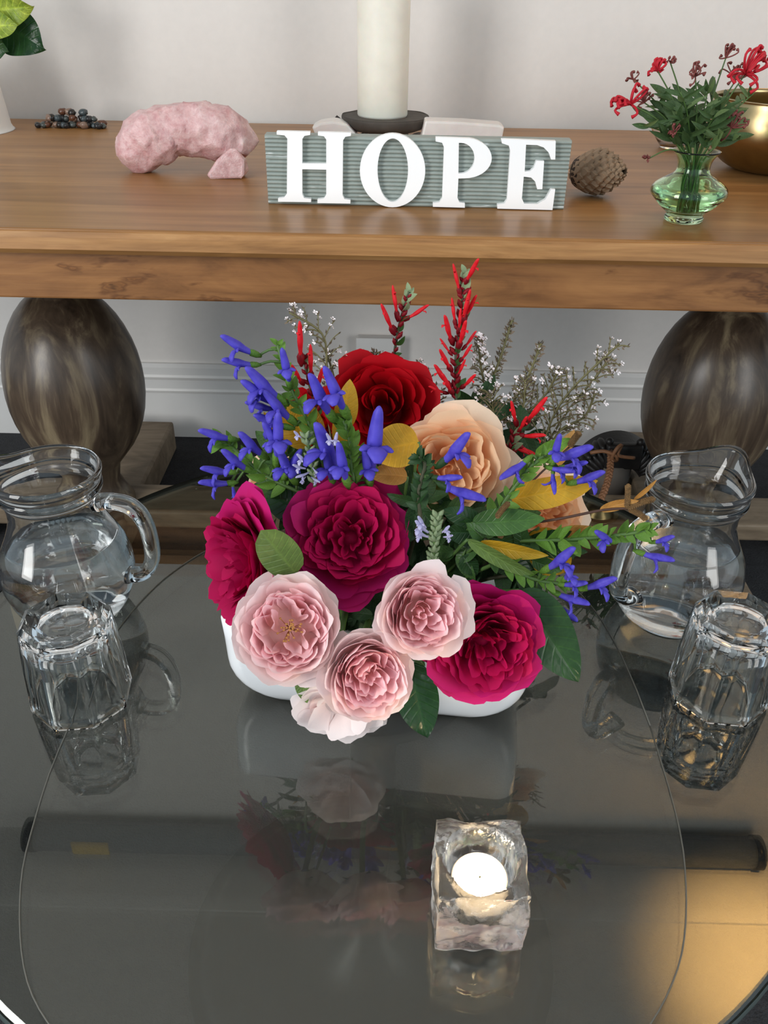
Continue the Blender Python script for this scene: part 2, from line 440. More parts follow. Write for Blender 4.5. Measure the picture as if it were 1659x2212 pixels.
# small raised cover box on the wall above the skirting
a, b = at(773, 722, WALL_Y), at(862, 790, WALL_Y)
cv = thing('wall_cover_box', 'small white square cover box on wall above skirting', 'wall box', (a.x, WALL_Y, b.z))
w_, h_ = b.x - a.x, a.z - 0.196
cv.location.z = 0.196
obj('box_body', bevel_box(0, w_, -0.03, 0.001, 0, h_, 0.003), M['skirting'], cv)
obj('box_lid', bevel_box(-0.003, w_ + 0.003, -0.036, -0.03, 0.004, h_ + 0.004, 0.002), M['skirting'], cv)

# roller screen housing under the ceiling and an uplighter: both out of frame, seen only as reflections in the glass table
ps = thing('projector_screen', 'long grey roller screen housing fixed to wall under ceiling, reflected in glass', 'projector screen', (0.03, WALL_Y, CEIL))
obj('housing', tube([(-1.28, -0.075, -0.085), (1.30, -0.075, -0.085)], 0.055, 20), M['screen'], ps)
obj('end_cap', tube([(-1.31, -0.075, -0.085), (-1.27, -0.075, -0.085)], 0.06, 20), M['black_metal'], ps)
obj('end_cap', tube([(1.29, -0.075, -0.085), (1.32, -0.075, -0.085)], 0.06, 20), M['black_metal'], ps)
obj('label_plate', box(-1.13, -1.0, -0.133, -0.125, -0.118, -0.06), M['label_plate'], ps, smooth=False)
for x in (-1.0, 0.0, 1.0): obj('bracket', bevel_box(x - 0.02, x + 0.02, -0.09, 0.001, -0.05, 0.0, 0.004), M['black_metal'], ps)
tag(obj('trim_1', extrude_x([(WALL_Y, CEIL), (WALL_Y - 0.30, CEIL), (WALL_Y - 0.30, CEIL - 0.012), (WALL_Y - 0.26, CEIL - 0.02), (WALL_Y, CEIL - 0.02)], -3.2, 3.2),
        M['ceiling'], smooth=False), kind='structure', label='flat ceiling border moulding')
ul = thing('floor_uplighter', 'tall floor uplighter glowing warm onto the ceiling, reflected in glass', 'floor lamp', (1.30, 1.50, 0))
obj('lamp_shade', lathe(smooth_prof([(0.02, 1.75), (0.06, 1.77), (0.11, 1.83), (0.14, 1.89), (0.136, 1.89), (0.105, 1.83), (0.055, 1.776), (0.0, 1.76)], 3), 32), M['shade'], ul)
obj('pole', lathe([(0.014, 0.02), (0.014, 1.76)], 16), M['black_metal'], ul)
obj('base', lathe([(0.0, 0.0), (0.14, 0.0), (0.14, 0.015), (0.02, 0.03), (0, 0.03)], 32), M['black_metal'], ul)
sl = bpy.data.lights.new('uplighter_bulb', 'SPOT'); sl.energy = 235; sl.spot_size = math.radians(70); sl.spot_blend = 1.0
sl.color = (1.0, 0.55, 0.18); sl.shadow_soft_size = 0.03
so = bpy.data.objects.new('uplighter_bulb', sl); COL.objects.link(so); so.location = (1.30, 1.50, 1.87); so.rotation_euler = (PI, 0, 0)

# ------------------------------------------------------------------ wooden table
TB0, TB1 = 1.095, 1.955
wt = thing('wooden_table', 'long oak dining table with turned egg shaped legs against the wall', 'table', (0, 1.53, 0))
def wt_obj(name, vf, mat, smooth=False): return wobj(name, vf, mat, wt, smooth)
wt_obj('table_top', bevel_box(-1.15, 1.15, TB0 + 0.006, TB1, TOP_Z - 0.03, TOP_Z, 0.003), M['top'])
ed = [(TB0 + 0.012, TOP_Z - 0.0005), (TB0 + 0.003, TOP_Z - 0.003), (TB0, TOP_Z - 0.009), (TB0 - 0.002, TOP_Z - 0.024), (TB0 + 0.004, TOP_Z - 0.031), (TB0 + 0.03, TOP_Z - 0.031), (TB0 + 0.03, TOP_Z - 0.002)]
wt_obj('edge_board', extrude_x(ed, -1.152, 1.152), M['edge'])
wt_obj('apron', bevel_box(-1.05, 1.05, TB0 + 0.02, TB0 + 0.05, TOP_Z - 0.097, TOP_Z - 0.029, 0.003), M['apron'])
wt_obj('apron', bevel_box(-1.05, 1.05, TB1 - 0.05, TB1 - 0.02, TOP_Z - 0.097, TOP_Z - 0.029, 0.003), M['apron'])
for sx in (-1, 1):
    wt_obj('apron_end', bevel_box(sx * 1.035 - 0.015, sx * 1.035 + 0.015, TB0 + 0.05, TB1 - 0.05, TOP_Z - 0.097, TOP_Z - 0.029, 0.003), M['apron'])
legp = [(0.0, 0.075), (0.075, 0.075), (0.075, 0.10), (0.062, 0.125), (0.052, 0.15), (0.058, 0.185)]
for k in range(15):
    a = -0.78 + (1.28 + 0.78) * k / 14
    legp.append((0.129 * math.cos(a) * (1.0 - 0.04 * math.sin(a)), 0.365 + 0.19 * math.sin(a)))
legp += [(0.05, 0.575), (0.055, 0.6), (0.07, 0.62), (0.07, TOP_Z - 0.03), (0, TOP_Z - 0.03)]
for x, s in ((-0.612, 1), (0.612, 2)):
    o = obj('leg', lathe(legp, 56), M['leg'], wt); o.location = (x, 0.0, 0); o.rotation_euler.z = s * 1.3
    o.location.y = 1.50 - 1.53
    wt_obj('foot', bevel_box(x - 0.065, x + 0.065, 1.17, 1.90, 0, 0.078, 0.006), M['foot'])
wt_obj('stretcher', bevel_box(-1.0, 1.0, 1.46, 1.57, 0.055, 0.095, 0.005), M['foot'])
for sx in (-1, 1): wt_obj('stretcher_block', bevel_box(sx * 0.93 - 0.07, sx * 0.93 + 0.07, 1.45, 1.58, 0, 0.06, 0.004), M['foot'])

# ------------------------------------------------------------------ round smoked glass table and sheer mat
GC = Vector((-0.012, 0.610, 0)); GR = 0.405
gt = thing('glass_table', 'low round table with smoked reflective glass top', 'table', (GC.x, GC.y, 0))
rp = [(0, GT_Z), (GR - 0.004, GT_Z), (GR, GT_Z - 0.004), (GR, GT_Z - 0.008), (GR - 0.004, GT_Z - 0.012), (0, GT_Z - 0.012)]
obj('glass_top', lathe(rp, 128), M['table_glass'], gt, smooth=False)
obj('rim_band', lathe([(GR - 0.001, GT_Z - 0.0105), (GR + 0.0015, GT_Z - 0.010), (GR + 0.0018, GT_Z - 0.006), (GR + 0.0005, GT_Z - 0.003)], 128), simple('ground glass edge', (60, 70, 68), 0.6), gt)
obj('pedestal', lathe(smooth_prof([(0.0, GT_Z - 0.0115), (0.09, GT_Z - 0.0115), (0.09, GT_Z - 0.02), (0.03, GT_Z - 0.03), (0.026, 0.25), (0.03, 0.05), (0.2, 0.02), (0.21, 0.0), (0, 0)], 2), 40), M['black_metal'], gt)
def sup(t, ax, ay, n):
    c, s = math.cos(t), math.sin(t)
    return Vector((ax * math.copysign(abs(c) ** (2 / n), c), ay * math.copysign(abs(s) ** (2 / n), s), 0))
MC = Vector((-0.021, 0.527, GT_Z)); MA = (0.252, 0.305)
mr = thing('sheer_mat', 'sheer grey rounded cloth mat lying on the glass table', 'mat', MC)
N = 120
pts = []
for k in range(N):
    t = 2 * PI * k / N; p = sup(t, MA[0], MA[1], 3.0)
    p *= 1 + 0.008 * noise.noise(Vector((p.x * 14, p.y * 14, 3)))
    if p.y > 0: p.x *= 1 - 0.1 * (p.y / MA[1]) ** 2
    pts.append(p)
V = [Vector((0, 0, 0.0006))] + [p + Vector((0, 0, 0.0006)) for p in pts]
obj('cloth', (V, [(0, 1 + k, 1 + (k + 1) % N) for k in range(N)]), M['sheer'], mr)
obj('hem', tube([p + Vector((0, 0, 0.0008)) for p in pts + pts[:1]], 0.0006, 5, 1.0), M['hem'], mr)

# ------------------------------------------------------------------ jugs
ZS = 0.885
def jug(label, c, spout, handle, level):
    t = thing('glass_jug', label, 'jug', (c.x, c.y, GT_Z + 0.0006))
    outer = smooth_prof([(0.0, 0.002), (0.036, 0.0), (0.045, 0.003), (0.054, 0.016), (0.0615, 0.04), (0.0635, 0.06), (0.059, 0.085), (0.0495, 0.108),
                         (0.0435, 0.127), (0.0425, 0.142), (0.0445, 0.155), (0.0475, 0.160), (0.0475, 0.165), (0.0462, 0.168), (0.0482, 0.174), (0.0492, 0.180), (0.0475, 0.184)], 4)
    inner = smooth_prof([(0.0455, 0.183), (0.0445, 0.176), (0.0425, 0.165), (0.0405, 0.155), (0.0388, 0.142), (0.0397, 0.127), (0.0457, 0.108),
                         (0.0552, 0.085), (0.0597, 0.06), (0.0577, 0.04), (0.050, 0.018), (0.040, 0.009), (0.0, 0.0075)], 4)
    outer = [(r, z * ZS) for r, z in outer]; inner = [(r, z * ZS) for r, z in inner]
    V, Fc = lathe(outer + inner, 72)
    out = []
    for v in V:
        v = Vector(v); a = math.atan2(v.y, v.x) - spout; a = (a + PI) % (2 * PI) - PI
        k = max(0.0, (v.z / ZS - 0.155) / 0.03); g = math.exp(-(a / 0.42) ** 2) * min(1, k) ** 1.3
        r = math.hypot(v.x, v.y)
        if r > 0.01:
            v.x *= 1 + g * 0.36; v.y *= 1 + g * 0.36; v.z += g * 0.008
        out.append(v)
    obj('jug_body', (out, Fc), M['glass'], t)
    wp = [(0.0, 0.0074), (0.0401, 0.0089), (0.0501, 0.0179), (0.0578, 0.04), (0.0598, 0.06), (0.0553, 0.085)]
    rl = 0.0553 + (level - 0.085) / (0.108 - 0.085) * (0.0458 - 0.0553)
    obj('water', lathe([(r, z * ZS) for r, z in smooth_prof(wp + [(rl, level)], 4) + [(rl - 0.001, level - 0.0006), (0.0, level - 0.0008)]], 64), M['water'], t)
    d = Vector((math.cos(handle), math.sin(handle), 0)); z = Vector((0, 0, 1))
    hp = spl([d * 0.0425 + z * 0.147, d * 0.058 + z * 0.151, d * 0.076 + z * 0.147, d * 0.087 + z * 0.131, d * 0.0905 + z * 0.105, d * 0.089 + z * 0.08,
              d * 0.080 + z * 0.062, d * 0.068 + z * 0.056, d * 0.0605 + z * 0.055], 4)
    hp = [Vector((q.x, q.y, q.z * ZS)) for q in hp]; n = len(hp)
    obj('handle', tube(hp, [0.0098 if 2 < i < n - 3 else 0.011 for i in range(n)], 16, 0.72, d), M['glass'], t)
    return t
jl = on(168, 1312, GT_Z); jr = on(1440, 1322, GT_Z)
jug('clear glass water jug with handle turned to flowers, beside dark carved leg', jl, PI * 1.02, -0.12, 0.098)
jug('clear glass water jug behind the tumbler on catkin side of bouquet, handle forward', jr, 0.75, PI + 0.62, 0.104)

# ------------------------------------------------------------------ upturned octagonal tumblers
def tumbler(label, c, rot):
    t = thing('octagonal_tumbler', label, 'glass', (c.x, c.y, GT_Z + 0.0006), rot)
    outer = [(0.0, 0.0895), (0.022, 0.0895), (0.026, 0.0915), (0.034, 0.093), (0.0385, 0.0895), (0.0392, 0.082), (0.0418, 0.045), (0.0442, 0.003), (0.0435, 0.0)]
    ring = outer + [(0.0405, 0.0), (0.0397, 0.003)]
    V, Fc = lathe(ring[::-1], 8, PI / 8)
    # octagonal outside subdivided to 48 so the inside can be a round well
    def octa(a): b = (a + PI / 8) % (PI / 4) - PI / 8; return math.cos(PI / 8) / math.cos(b)
    full = [(0.0, 0.0795, 0), (0.018, 0.079, 0), (0.028, 0.0765, 0), (0.0325, 0.071, 0), (0.0345, 0.06, 0), (0.0365, 0.04, 0.1), (0.0385, 0.012, 0.4), (0.0402, 0.0004, 1)] + [(r, z, 1) for r, z in outer[::-1]]
    SEG = 48; V, Fc, rows = [], [], []
    for r, z, o8 in full:
        if r == 0: rows.append([len(V)] * SEG); V.append((0, 0, z)); continue
        rows.append(list(range(len(V), len(V) + SEG)))
        for k in range(SEG):
            a = 2 * PI * k / SEG; q = r * (1 + (octa(a) - 1) * o8) if o8 else r * 0.965; V.append((q * math.cos(a), q * math.sin(a), z))
    for a, b in zip(rows, rows[1:]):
        for k in range(SEG):
            q = list(dict.fromkeys([a[k], a[(k + 1) % SEG], b[(k + 1) % SEG], b[k]])); Fc.append(tuple(q))
    me = mk_mesh('tumbler_body', (V, Fc), M['glass'], True)
    n_in = 7 * SEG
    for i, p_ in enumerate(me.polygons): p_.use_smooth = i < n_in
    link('tumbler_body', me, t)
    return t
tumbler('upturned octagonal glass tumbler in front of the jug beside dark carved leg', on(180, 1505, GT_Z), 0.12)
tumbler('upturned octagonal glass tumbler in front of the jug on catkin side', on(1548, 1497, GT_Z), -0.1)

# ------------------------------------------------------------------ ice cube candle holder and tealight
p = on(1031, 2058, GT_Z); CHX, CHY, CHZ = p.x + 0.001, p.y + 0.031, GT_Z + 0.0006
ch = thing('candle_holder', 'chunky rippled ice cube glass candle holder', 'candle holder', (CHX, CHY, CHZ))
bm = bmesh.new(); bmesh.ops.create_cube(bm, size=2.0); bmesh.ops.subdivide_edges(bm, edges=bm.edges[:], cuts=28, use_grid_fill=True)
HX, HH = 0.0305, 0.059
for v in bm.verts:
    c = v.co.copy()
    m = max(abs(c.x), abs(c.y), abs(c.z))
    sph = c.normalized() * m
    q = c.lerp(sph, 0.10)
    P_ = Vector((q.x * HX, q.y * HX, (q.z + 1) * 0.5 * HH))
    n1 = noise.noise(c * 1.9 + Vector((4, 1, 2))); n2 = noise.noise(c * 4.5 + Vector((9, 5, 7)))
    side = Vector((c.x if abs(c.x) > 0.98 else 0, c.y if abs(c.y) > 0.98 else 0, 0))
    if side.length > 0: P_ += side.normalized() * (0.0022 * n1 + 0.0014 * n2)
    if c.z > 0.98:
        P_.z += 0.0035 * noise.noise(c * 1.6 + Vector((1, 8, 3))) + 0.003 * (abs(c.x * c.y)) - 0.0015
        r = math.hypot(c.x, c.y) * HX
        if r < 0.0255:
            k = min(1, (0.0255 - r) / 0.0045); k = k * k * (3 - 2 * k)
            P_.z += (0.0235 - P_.z) * k
    elif c.z < -0.98: P_.z = 0.0
    v.co = P_
bm.normal_update(); me = bpy.data.meshes.new('glass_block'); bm.to_mesh(me); bm.free()
me.polygons.foreach_set('use_smooth', [True] * len(me.polygons)); me.materials.append(M['ice'])
link('glass_block', me, ch)
tl = thing('tealight', 'small lit white tealight inside the ice cube holder', 'candle', (CHX, CHY, CHZ + 0.0237))
obj('cup', lathe([(0, 0), (0.0188, 0), (0.0192, 0.0135), (0.0188, 0.0135), (0.0184, 0.001), (0, 0.001)], 36), M['alu'], tl)
obj('wax', lathe(smooth_prof([(0.0186, 0.001), (0.0188, 0.0128), (0.0165, 0.0138), (0.008, 0.0132), (0.0, 0.0132)], 3), 36), M['wax'], tl)
obj('wick', tube([(0, 0, 0.012), (0.0004, 0, 0.0155), (0.001, 0, 0.018)], 0.0006, 6), M['wick'], tl)
obj('flame', lathe(smooth_prof([(0.0, 0.0165), (0.0022, 0.0185), (0.0029, 0.0215), (0.0018, 0.0265), (0.0, 0.032)], 4), 16), M['flame'], tl)
fl = bpy.data.lights.new('tealight_flame', 'POINT'); fl.energy = 0.40; fl.color = (1.0, 0.74, 0.42); fl.shadow_soft_size = 0.005
fo = bpy.data.objects.new('tealight_flame', fl); COL.objects.link(fo); fo.parent = tl; fo.location = (0, 0, 0.036)

# ------------------------------------------------------------------ HOPE sign
SY = 1.255
sl_, sr_ = at(570, 288, SY), at(1236, 310, SY)
sx0, sx1 = sl_.x + 0.001, sr_.x - 0.001
sh = (at(900, 297, SY)).z - TOP_Z
sg = thing('hope_sign', 'grey corrugated block sign with white serif letters reading HOPE', 'sign', (0, SY, TOP_Z))
prof = [(0.022, 0.0), (0.022, sh), (0.0, sh)]
NR = 17
for k in range(NR * 6, -1, -1):
    t = k / (NR * 6); prof.append((-0.0026 * abs(math.sin(PI * NR * t)) ** 0.8, sh * t))
obj('board', extrude_x(prof[:3] + prof[4:-1] + [(0.0, 0.0)], sx0, sx1), M['board'], sg, smooth=False)
def arc(cx, cy, rx, ry, a0, a1, n):
    return [(cx + rx * math.cos(a0 + (a1 - a0) * k / n), cy + ry * math.sin(a0 + (a1 - a0) * k / n)) for k in range(n + 1)]
Hh = [(598, 283), (670, 284), (670, 291), (658, 293), (653, 300), (653, 352), (705, 353), (705, 301), (700, 294), (687, 292), (687, 285), (758, 286), (758, 293), (746, 295), (741, 303),
      (740, 421), (744, 429), (757, 431), (757, 439), (686, 438), (686, 430), (700, 428), (705, 420), (705, 366), (653, 365), (653, 418), (657, 427), (672, 429), (672, 436), (601, 435), (601, 428),
      (614, 426), (620, 418), (621, 299), (615, 292), (598, 290)]
Oo = [arc(848, 367.5, 70.5, 79.5, 0, 2 * PI, 56)[:-1], arc(848.5, 367, 33, 68.5, 0, 2 * PI, 48)[:-1]]
Pp = [[(941, 296), (1005, 298)] + arc(1004, 341, 58, 43.5, -PI / 2, PI / 2, 18)[1:] + [(990, 385), (988, 427), (992, 436), (1004, 438), (1004, 448), (935, 446), (935, 438), (949, 436), (955, 427), (959, 318), (955, 308), (941, 305)],
      [(991, 308)] + arc(996, 341, 29, 33, -PI / 2, PI / 2, 14) + [(990, 374)]]
Ee = [(1083, 300), (1200, 304), (1199, 344), (1190, 344), (1185, 329), (1174, 318), (1160, 313), (1136, 312), (1133, 370), (1145, 369), (1153, 362), (1158, 347), (1175, 347), (1171, 408), (1160, 408), (1156, 392),
      (1147, 383), (1131, 381), (1127, 428), (1132, 439), (1160, 440), (1178, 430), (1190, 408), (1199, 408), (1193, 453), (1074, 450), (1074, 441), (1089, 439), (1095, 430), (1102, 325), (1099, 314), (1084, 309)]
def letter(polys):
    cu = bpy.data.curves.new('letter', 'CURVE'); cu.dimensions = '2D'; cu.fill_mode = 'BOTH'; cu.extrude = 0.0045
    for poly in polys:
        s = cu.splines.new('POLY'); s.points.add(len(poly) - 1); s.use_cyclic_u = True
        for q, (x, y) in zip(s.points, poly):
            w = at(x, y, SY - 0.008); q.co = (w.x, max(w.z - TOP_Z, 0.0003), 0, 1)
    tmp = bpy.data.objects.new('tmp', cu); COL.objects.link(tmp)
    me = bpy.data.meshes.new_from_object(tmp.evaluated_get(bpy.context.evaluated_depsgraph_get()))
    bpy.data.objects.remove(tmp); bpy.data.curves.remove(cu)
    me.transform(Matrix.Rotation(PI / 2, 4, 'X')); me.materials.clear(); me.materials.append(M['letter']); me.name = 'letter'
    return me
for polys in ([Hh], Oo, Pp, [Ee]):
    link('letter', letter(polys), sg, Matrix.Translation((0, -0.0055, 0)))

# ------------------------------------------------------------------ rose quartz
def blob_rock(label, blobs, Y, seed):
    vfs = []
    for bi, (x, y, r, dy) in enumerate(blobs):
        c = at(x, y, Y + dy); k = mpp(c)
        V, Fc = ico(3); o = Vector((bi * 3.1 + seed, 2, 1))
        vfs.append(([c + v * (r * k * (1 + .16 * noise.noise(v * 1.4 + o))) for v in V], Fc))
    V, Fc = join(*vfs)
    tmp = bpy.data.objects.new('tmp', mk_mesh('tmp', (V, Fc), M['quartz'])); COL.objects.link(tmp)
    md = tmp.modifiers.new('r', 'REMESH'); md.mode = 'VOXEL'; md.voxel_size = 0.0045
    me = bpy.data.meshes.new_from_object(tmp.evaluated_get(bpy.context.evaluated_depsgraph_get()))
    bpy.data.objects.remove(tmp)
    bm = bmesh.new(); bm.from_mesh(me)
    for _ in range(2): bmesh.ops.smooth_vert(bm, verts=bm.verts[:], factor=0.5, use_axis_x=True, use_axis_y=True, use_axis_z=True)
    bm.normal_update()
    rq = random.Random(seed); vl = list(bm.verts); ctr = [rq.choice(vl).co.copy() for _ in range(85)]
    cells = {}
    for v in vl: cells.setdefault(min(range(85), key=lambda q: (v.co - ctr[q]).length_squared), []).append(v)
    for vs_ in cells.values():   # broken flat faces
        m_ = sum((v.co for v in vs_), Vector()) / len(vs_); n_ = sum((v.normal for v in vs_), Vector()).normalized()
        for v in vs_: v.co -= n_ * (v.co - m_).dot(n_) * 0.85
    bm.normal_update()
    o = Vector((seed, 3, 9))
    for v in bm.verts:      # conchoidal facets: push towards the nearest random cell
        v.co += v.normal * 0.0016 * noise.noise(v.co * 70 + o)
    zl = min(v.co.z for v in bm.verts) - TOP_Z + 0.004
    for v in bm.verts: v.co.z = max(TOP_Z, v.co.z - zl)
    c0 = sum((v.co for v in bm.verts), Vector()) / len(bm.verts); loc = Vector((c0.x, c0.y, TOP_Z))
    for v in bm.verts: v.co -= loc
    bm.to_mesh(me); bm.free(); me.name = 'rose_quartz'
    me.polygons.foreach_set('use_smooth', [True] * len(me.polygons))
    return tag(link('rose_quartz', me, None, Matrix.Translation(loc)), label, 'crystal')
blob_rock('large arched raw rose quartz chunk on the wooden table', [(297, 322, 46, 0), (318, 294, 52, 0), (350, 282, 52, 0.01), (392, 276, 50, 0.012), (435, 276, 53, 0.015), (478, 284, 55, 0.02), (512, 300, 42, 0.025), (528, 318, 24, 0.03), (425, 302, 40, 0.02), (465, 312, 34, 0.02), (302, 338, 38, 0.0), (340, 312, 44, 0.0)], on(310, 374, TOP_Z).y + 0.012, 5)
# ------------------------------------------------------------------ tumbled stones by the wall
rnd = random.Random(4)
stone_meshes = [mk_mesh('stone', rock(i + 20, 1, 0.9, 0.8, 0.3, 2), M['s%d' % (i % 6)]) for i in range(12)]
tones = ['black', 'grey green', 'rust brown', 'pinkish tan', 'near black', 'slate blue']
sites = []
hc_ = on(157, 276, TOP_Z)
for lay, cnt, half in ((0, 14, .068), (0, 13, .064), (1, 11, .052), (2, 4, .028)):
    for k in range(cnt):
        sites.append((hc_.x + half * (-1 + 2 * (k + .5) / cnt) + rnd.uniform(-.004, .004), hc_.y + (0.012 if len(sites) >= 14 and lay == 0 else -0.006 if lay == 0 else 0.004) + rnd.uniform(-.005, .005), lay))
for i, (x, y, lay) in enumerate(sites):
    p = Vector((x, y, TOP_Z)); s = rnd.uniform(0.0066, 0.0092)
    o = link('tumbled_stone', stone_meshes[i % 12], None, Matrix.Translation((p.x, p.y, TOP_Z + lay * 0.0105)) @ Matrix.Rotation(rnd.uniform(0, 6), 4, 'Z') @ Matrix.Scale(s, 4))
    tag(o, 'small %s tumbled stone in the heap of pebbles by the wall' % tones[(i % 12) % 6], 'stone', '%s pebbles in the heap by the wall' % tones[(i % 12) % 6])

# ------------------------------------------------------------------ pillar candle on slate dish with crystals
CY = 1.74
cp = at(826, 250, CY); dk = mpp(cp)
cz = cp.z
cr = 54 * dk
dish = thing('slate_dish', 'round dark slate dish under the pillar candle', 'dish', (cp.x + 0.006, CY, cz - 0.026))
dr = 95 * dk
V, Fc = lathe(smooth_prof([(0.0, 0.0), (dr * 0.62, 0.001), (dr * 0.93, 0.010), (dr, 0.022), (dr * 0.975, 0.027), (dr * 0.9, 0.0262), (0.0, 0.0262)], 3), 48)
V = [Vector(v) * (1 + 0.03 * noise.noise(Vector(v) * 30)) for v in V]
obj('dish_body', (V, Fc), M['slate'], dish)
pc = thing('pillar_candle', 'tall thick ivory pillar candle standing on the slate dish', 'candle', (cp.x, CY, cz - 0.0005))
V, Fc = lathe([(0, 0), (cr * 0.97, 0), (cr, 0.004), (cr * 1.0, 0.1), (cr * 1.01, 0.2), (cr * 1.0, 0.268), (cr * 0.96, 0.275), (cr * 0.7, 0.268), (0, 0.262)], 48)
obj('wax_body', (V, Fc), M['candle'], pc)
obj('wick', tube([(0, 0, 0.26), (0.001, 0, 0.272), (0.003, 0, 0.282)], 0.0012, 6), M['wick'], pc)
for i, (x, y, w, h) in enumerate([(782, 296, 16, 24), (812, 298, 15, 20), (842, 299, 17, 26), (872, 299, 16, 22), (902, 297, 20, 26), (925, 296, 14, 18), (760, 292, 15, 22)]):
    p = at(x, y, CY - 0.035); k = mpp(p)
    hh = cz - 0.0245 - TOP_Z
    V, Fc = rock(i + 40, w * k, w * k, 1.0, 0.3, 2)
    zt = max(v.z for v in V); V = [Vector((v.x, v.y, v.z / zt * hh * rnd.uniform(0.9, 1.02))) for v in V]
    tag(obj('rough_quartz', (V, Fc), M['rough_quartz'], smooth=False, M=Matrix.Translation((p.x, p.y + rnd.uniform(0, .02), TOP_Z))), 'rough pale quartz lump propping up the slate dish', 'crystal', 'quartz lumps under the slate dish')
def slab(label, pts, Y, depth, mat, name, cat):
    P3 = [at(x, y, Y) for x, y in pts]
    n = len(P3); z0 = min(q.z for q in P3)
    V = [q.copy() for q in P3] + [q + Vector((0, depth, 0.0)) for q in P3]
    loc = Vector((sum(q.x for q in P3) / n, Y + depth / 2, TOP_Z))
    V = [v - loc for v in V]
    Fc = [tuple(range(n))[::-1], tuple(range(n, 2 * n))] + [(i, (i + 1) % n, n + (i + 1) % n, n + i) for i in range(n)]
    me = mk_mesh(name, (V, Fc), mat, False)
    bm = bmesh.new(); bm.from_mesh(me); bmesh.ops.recalc_face_normals(bm, faces=bm.faces)
    bmesh.ops.bevel(bm, geom=bm.edges[:], offset=0.004, segments=2, affect='EDGES', profile=0.6); bm.to_mesh(me); bm.free()
    return tag(link(name, me, None, Matrix.Translation(loc)), label, cat)
yb = lambda x, y: (x, y)
Ys = 1.70
zb = lambda x: (x, 318)
slab('long glossy white selenite bar beside the pillar candle', [(905, 318), (1080, 322), (1090, 275), (1080, 270), (1000, 264), (918, 261)], 1.66, 0.05, M['selenite'], 'selenite_bar', 'crystal')
slab('rough cream crystal slab between slate dish and rose quartz', [(690, 316), (775, 318), (770, 290), (750, 268), (720, 262), (690, 266), (673, 275), (680, 290)], 1.68, 0.05, M['selenite'], 'crystal_slab', 'crystal')
qy = on(488, 387, TOP_Z).y
sq = slab('small pointed rose quartz piece in front of the large arched chunk', [(447, 379), (455, 388), (522, 388), (530, 378), (528, 346), (511, 322), (497, 321), (468, 345)], qy, 0.034, M['quartz'], 'rose_quartz', 'crystal')
for v in sq.data.vertices:
    d = v.co.y + 0.017
    v.co.z = max(0, v.co.z * (1 - 9 * max(0, d - .004)) if v.co.z > 0.012 else v.co.z)
    v.co += Vector((1, .6, .5)) * 0.002 * noise.noise(v.co * 80)
zq = min(v.co.z for v in sq.data.vertices)
for v in sq.data.vertices: v.co.z -= zq
p = at(1020, 270, 1.80)
V, Fc = rock(60, 0.022, 0.018, 0.022, 0.25, 1)
V = [Vector((v.x, v.y, v.z * (p.z + 0.010 - TOP_Z) / max(q.z for q in V))) for v in V]
tag(obj('black_crystal', (V, Fc), M['s4'], smooth=False, M=Matrix.Translation((p.x, p.y, TOP_Z))), 'faceted black crystal behind the selenite bar', 'crystal')
p = at(728, 262, 1.80)
V, Fc = rock(61, 0.014, 0.014, 0.02, 0.3, 1)
V = [Vector((v.x, v.y, v.z * (p.z + 0.011 - TOP_Z) / max(q.z for q in V))) for v in V]
tag(obj('dark_stone', (V, Fc), M['s0'], smooth=False, M=Matrix.Translation((p.x, p.y, TOP_Z))), 'dark pointed stone behind the rough cream crystal slab', 'stone')

# ------------------------------------------------------------------ pine cones
def pinecone(label, c, axis, L, R, nscale, seed):
    r = random.Random(seed)
    t = thing('pine_cone', label, 'pine cone', c)
    ax = axis.normalized(); Rm = basis_z(ax, Vector((0, 0, 1)))
    prof = lambda q: R * math.sin(PI * (0.08 + 0.86 * q) ** 0.85) ** 0.75
    cz_ = R * 0.78
    Mb = Matrix.Translation((0, 0, cz_)) @ Rm.to_4x4()
    obj('core', lathe([(0, -L / 2)] + [(prof(q / 10) * 0.72, -L / 2 + L * q / 10) for q in range(1, 10)] + [(0, L / 2)], 16), M['cone_core'], t, M=Mb)
    s = 1.0
    V = [(-.45, 0, 0), (.45, 0, 0), (-.55, .35, .5), (.55, .35, .5), (-.42, .6, .85), (.42, .6, .85), (0, .78, 1.02), (0, .95, .72), (-.3, .62, .45), (.3, .62, .45), (0, .2, .55)]
    Fc = [(0, 1, 3, 10), (0, 10, 2), (2, 10, 4), (10, 3, 5), (10, 5, 6), (10, 6, 4), (4, 6, 7, 8), (6, 5, 9, 7), (2, 4, 8), (3, 9, 5), (0, 2, 8), (1, 9, 3), (8, 7, 9), (0, 8, 9, 1)]
    me = mk_mesh('scale', (V, Fc), M['cone'], False)
    for k in range(nscale):
        q = (k + 0.5) / nscale; a = k * 2.39996
        rr = prof(q) * 0.7; zz = -L / 2 + L * q
        rad = Vector((math.cos(a), math.sin(a), 0)); out = (rad * (1.15 - 0.7 * abs(q - .35)) + Vector((0, 0, 0.35 + q * 0.9))).normalized()
        B = basis(out, Vector((0, 0, 1)) - rad * 0.2)
        sc_ = R * (0.36 if nscale < 60 else 0.29) * (0.7 + 0.5 * math.sin(PI * q)) * r.uniform(0.9, 1.12)
        link('scale', me, t, Mb @ Matrix.Translation(rad * rr + Vector((0, 0, zz))) @ B.to_4x4() @ Matrix.Scale(sc_, 4))
    bpy.context.view_layer.update()
    t.location.z += TOP_Z + 0.0004 - min((o.matrix_world @ v.co).z for o in t.children for v in o.data.vertices)
    return t
p = on(1288, 428, TOP_Z)
pinecone('brown pine cone lying beside the HOPE sign', Vector((p.x - 0.002, p.y + 0.018, TOP_Z)), Vector((0.7, -0.6, 0.15)), 0.080, 0.040, 140, 3)
p = at(1196, 318, 1.42)
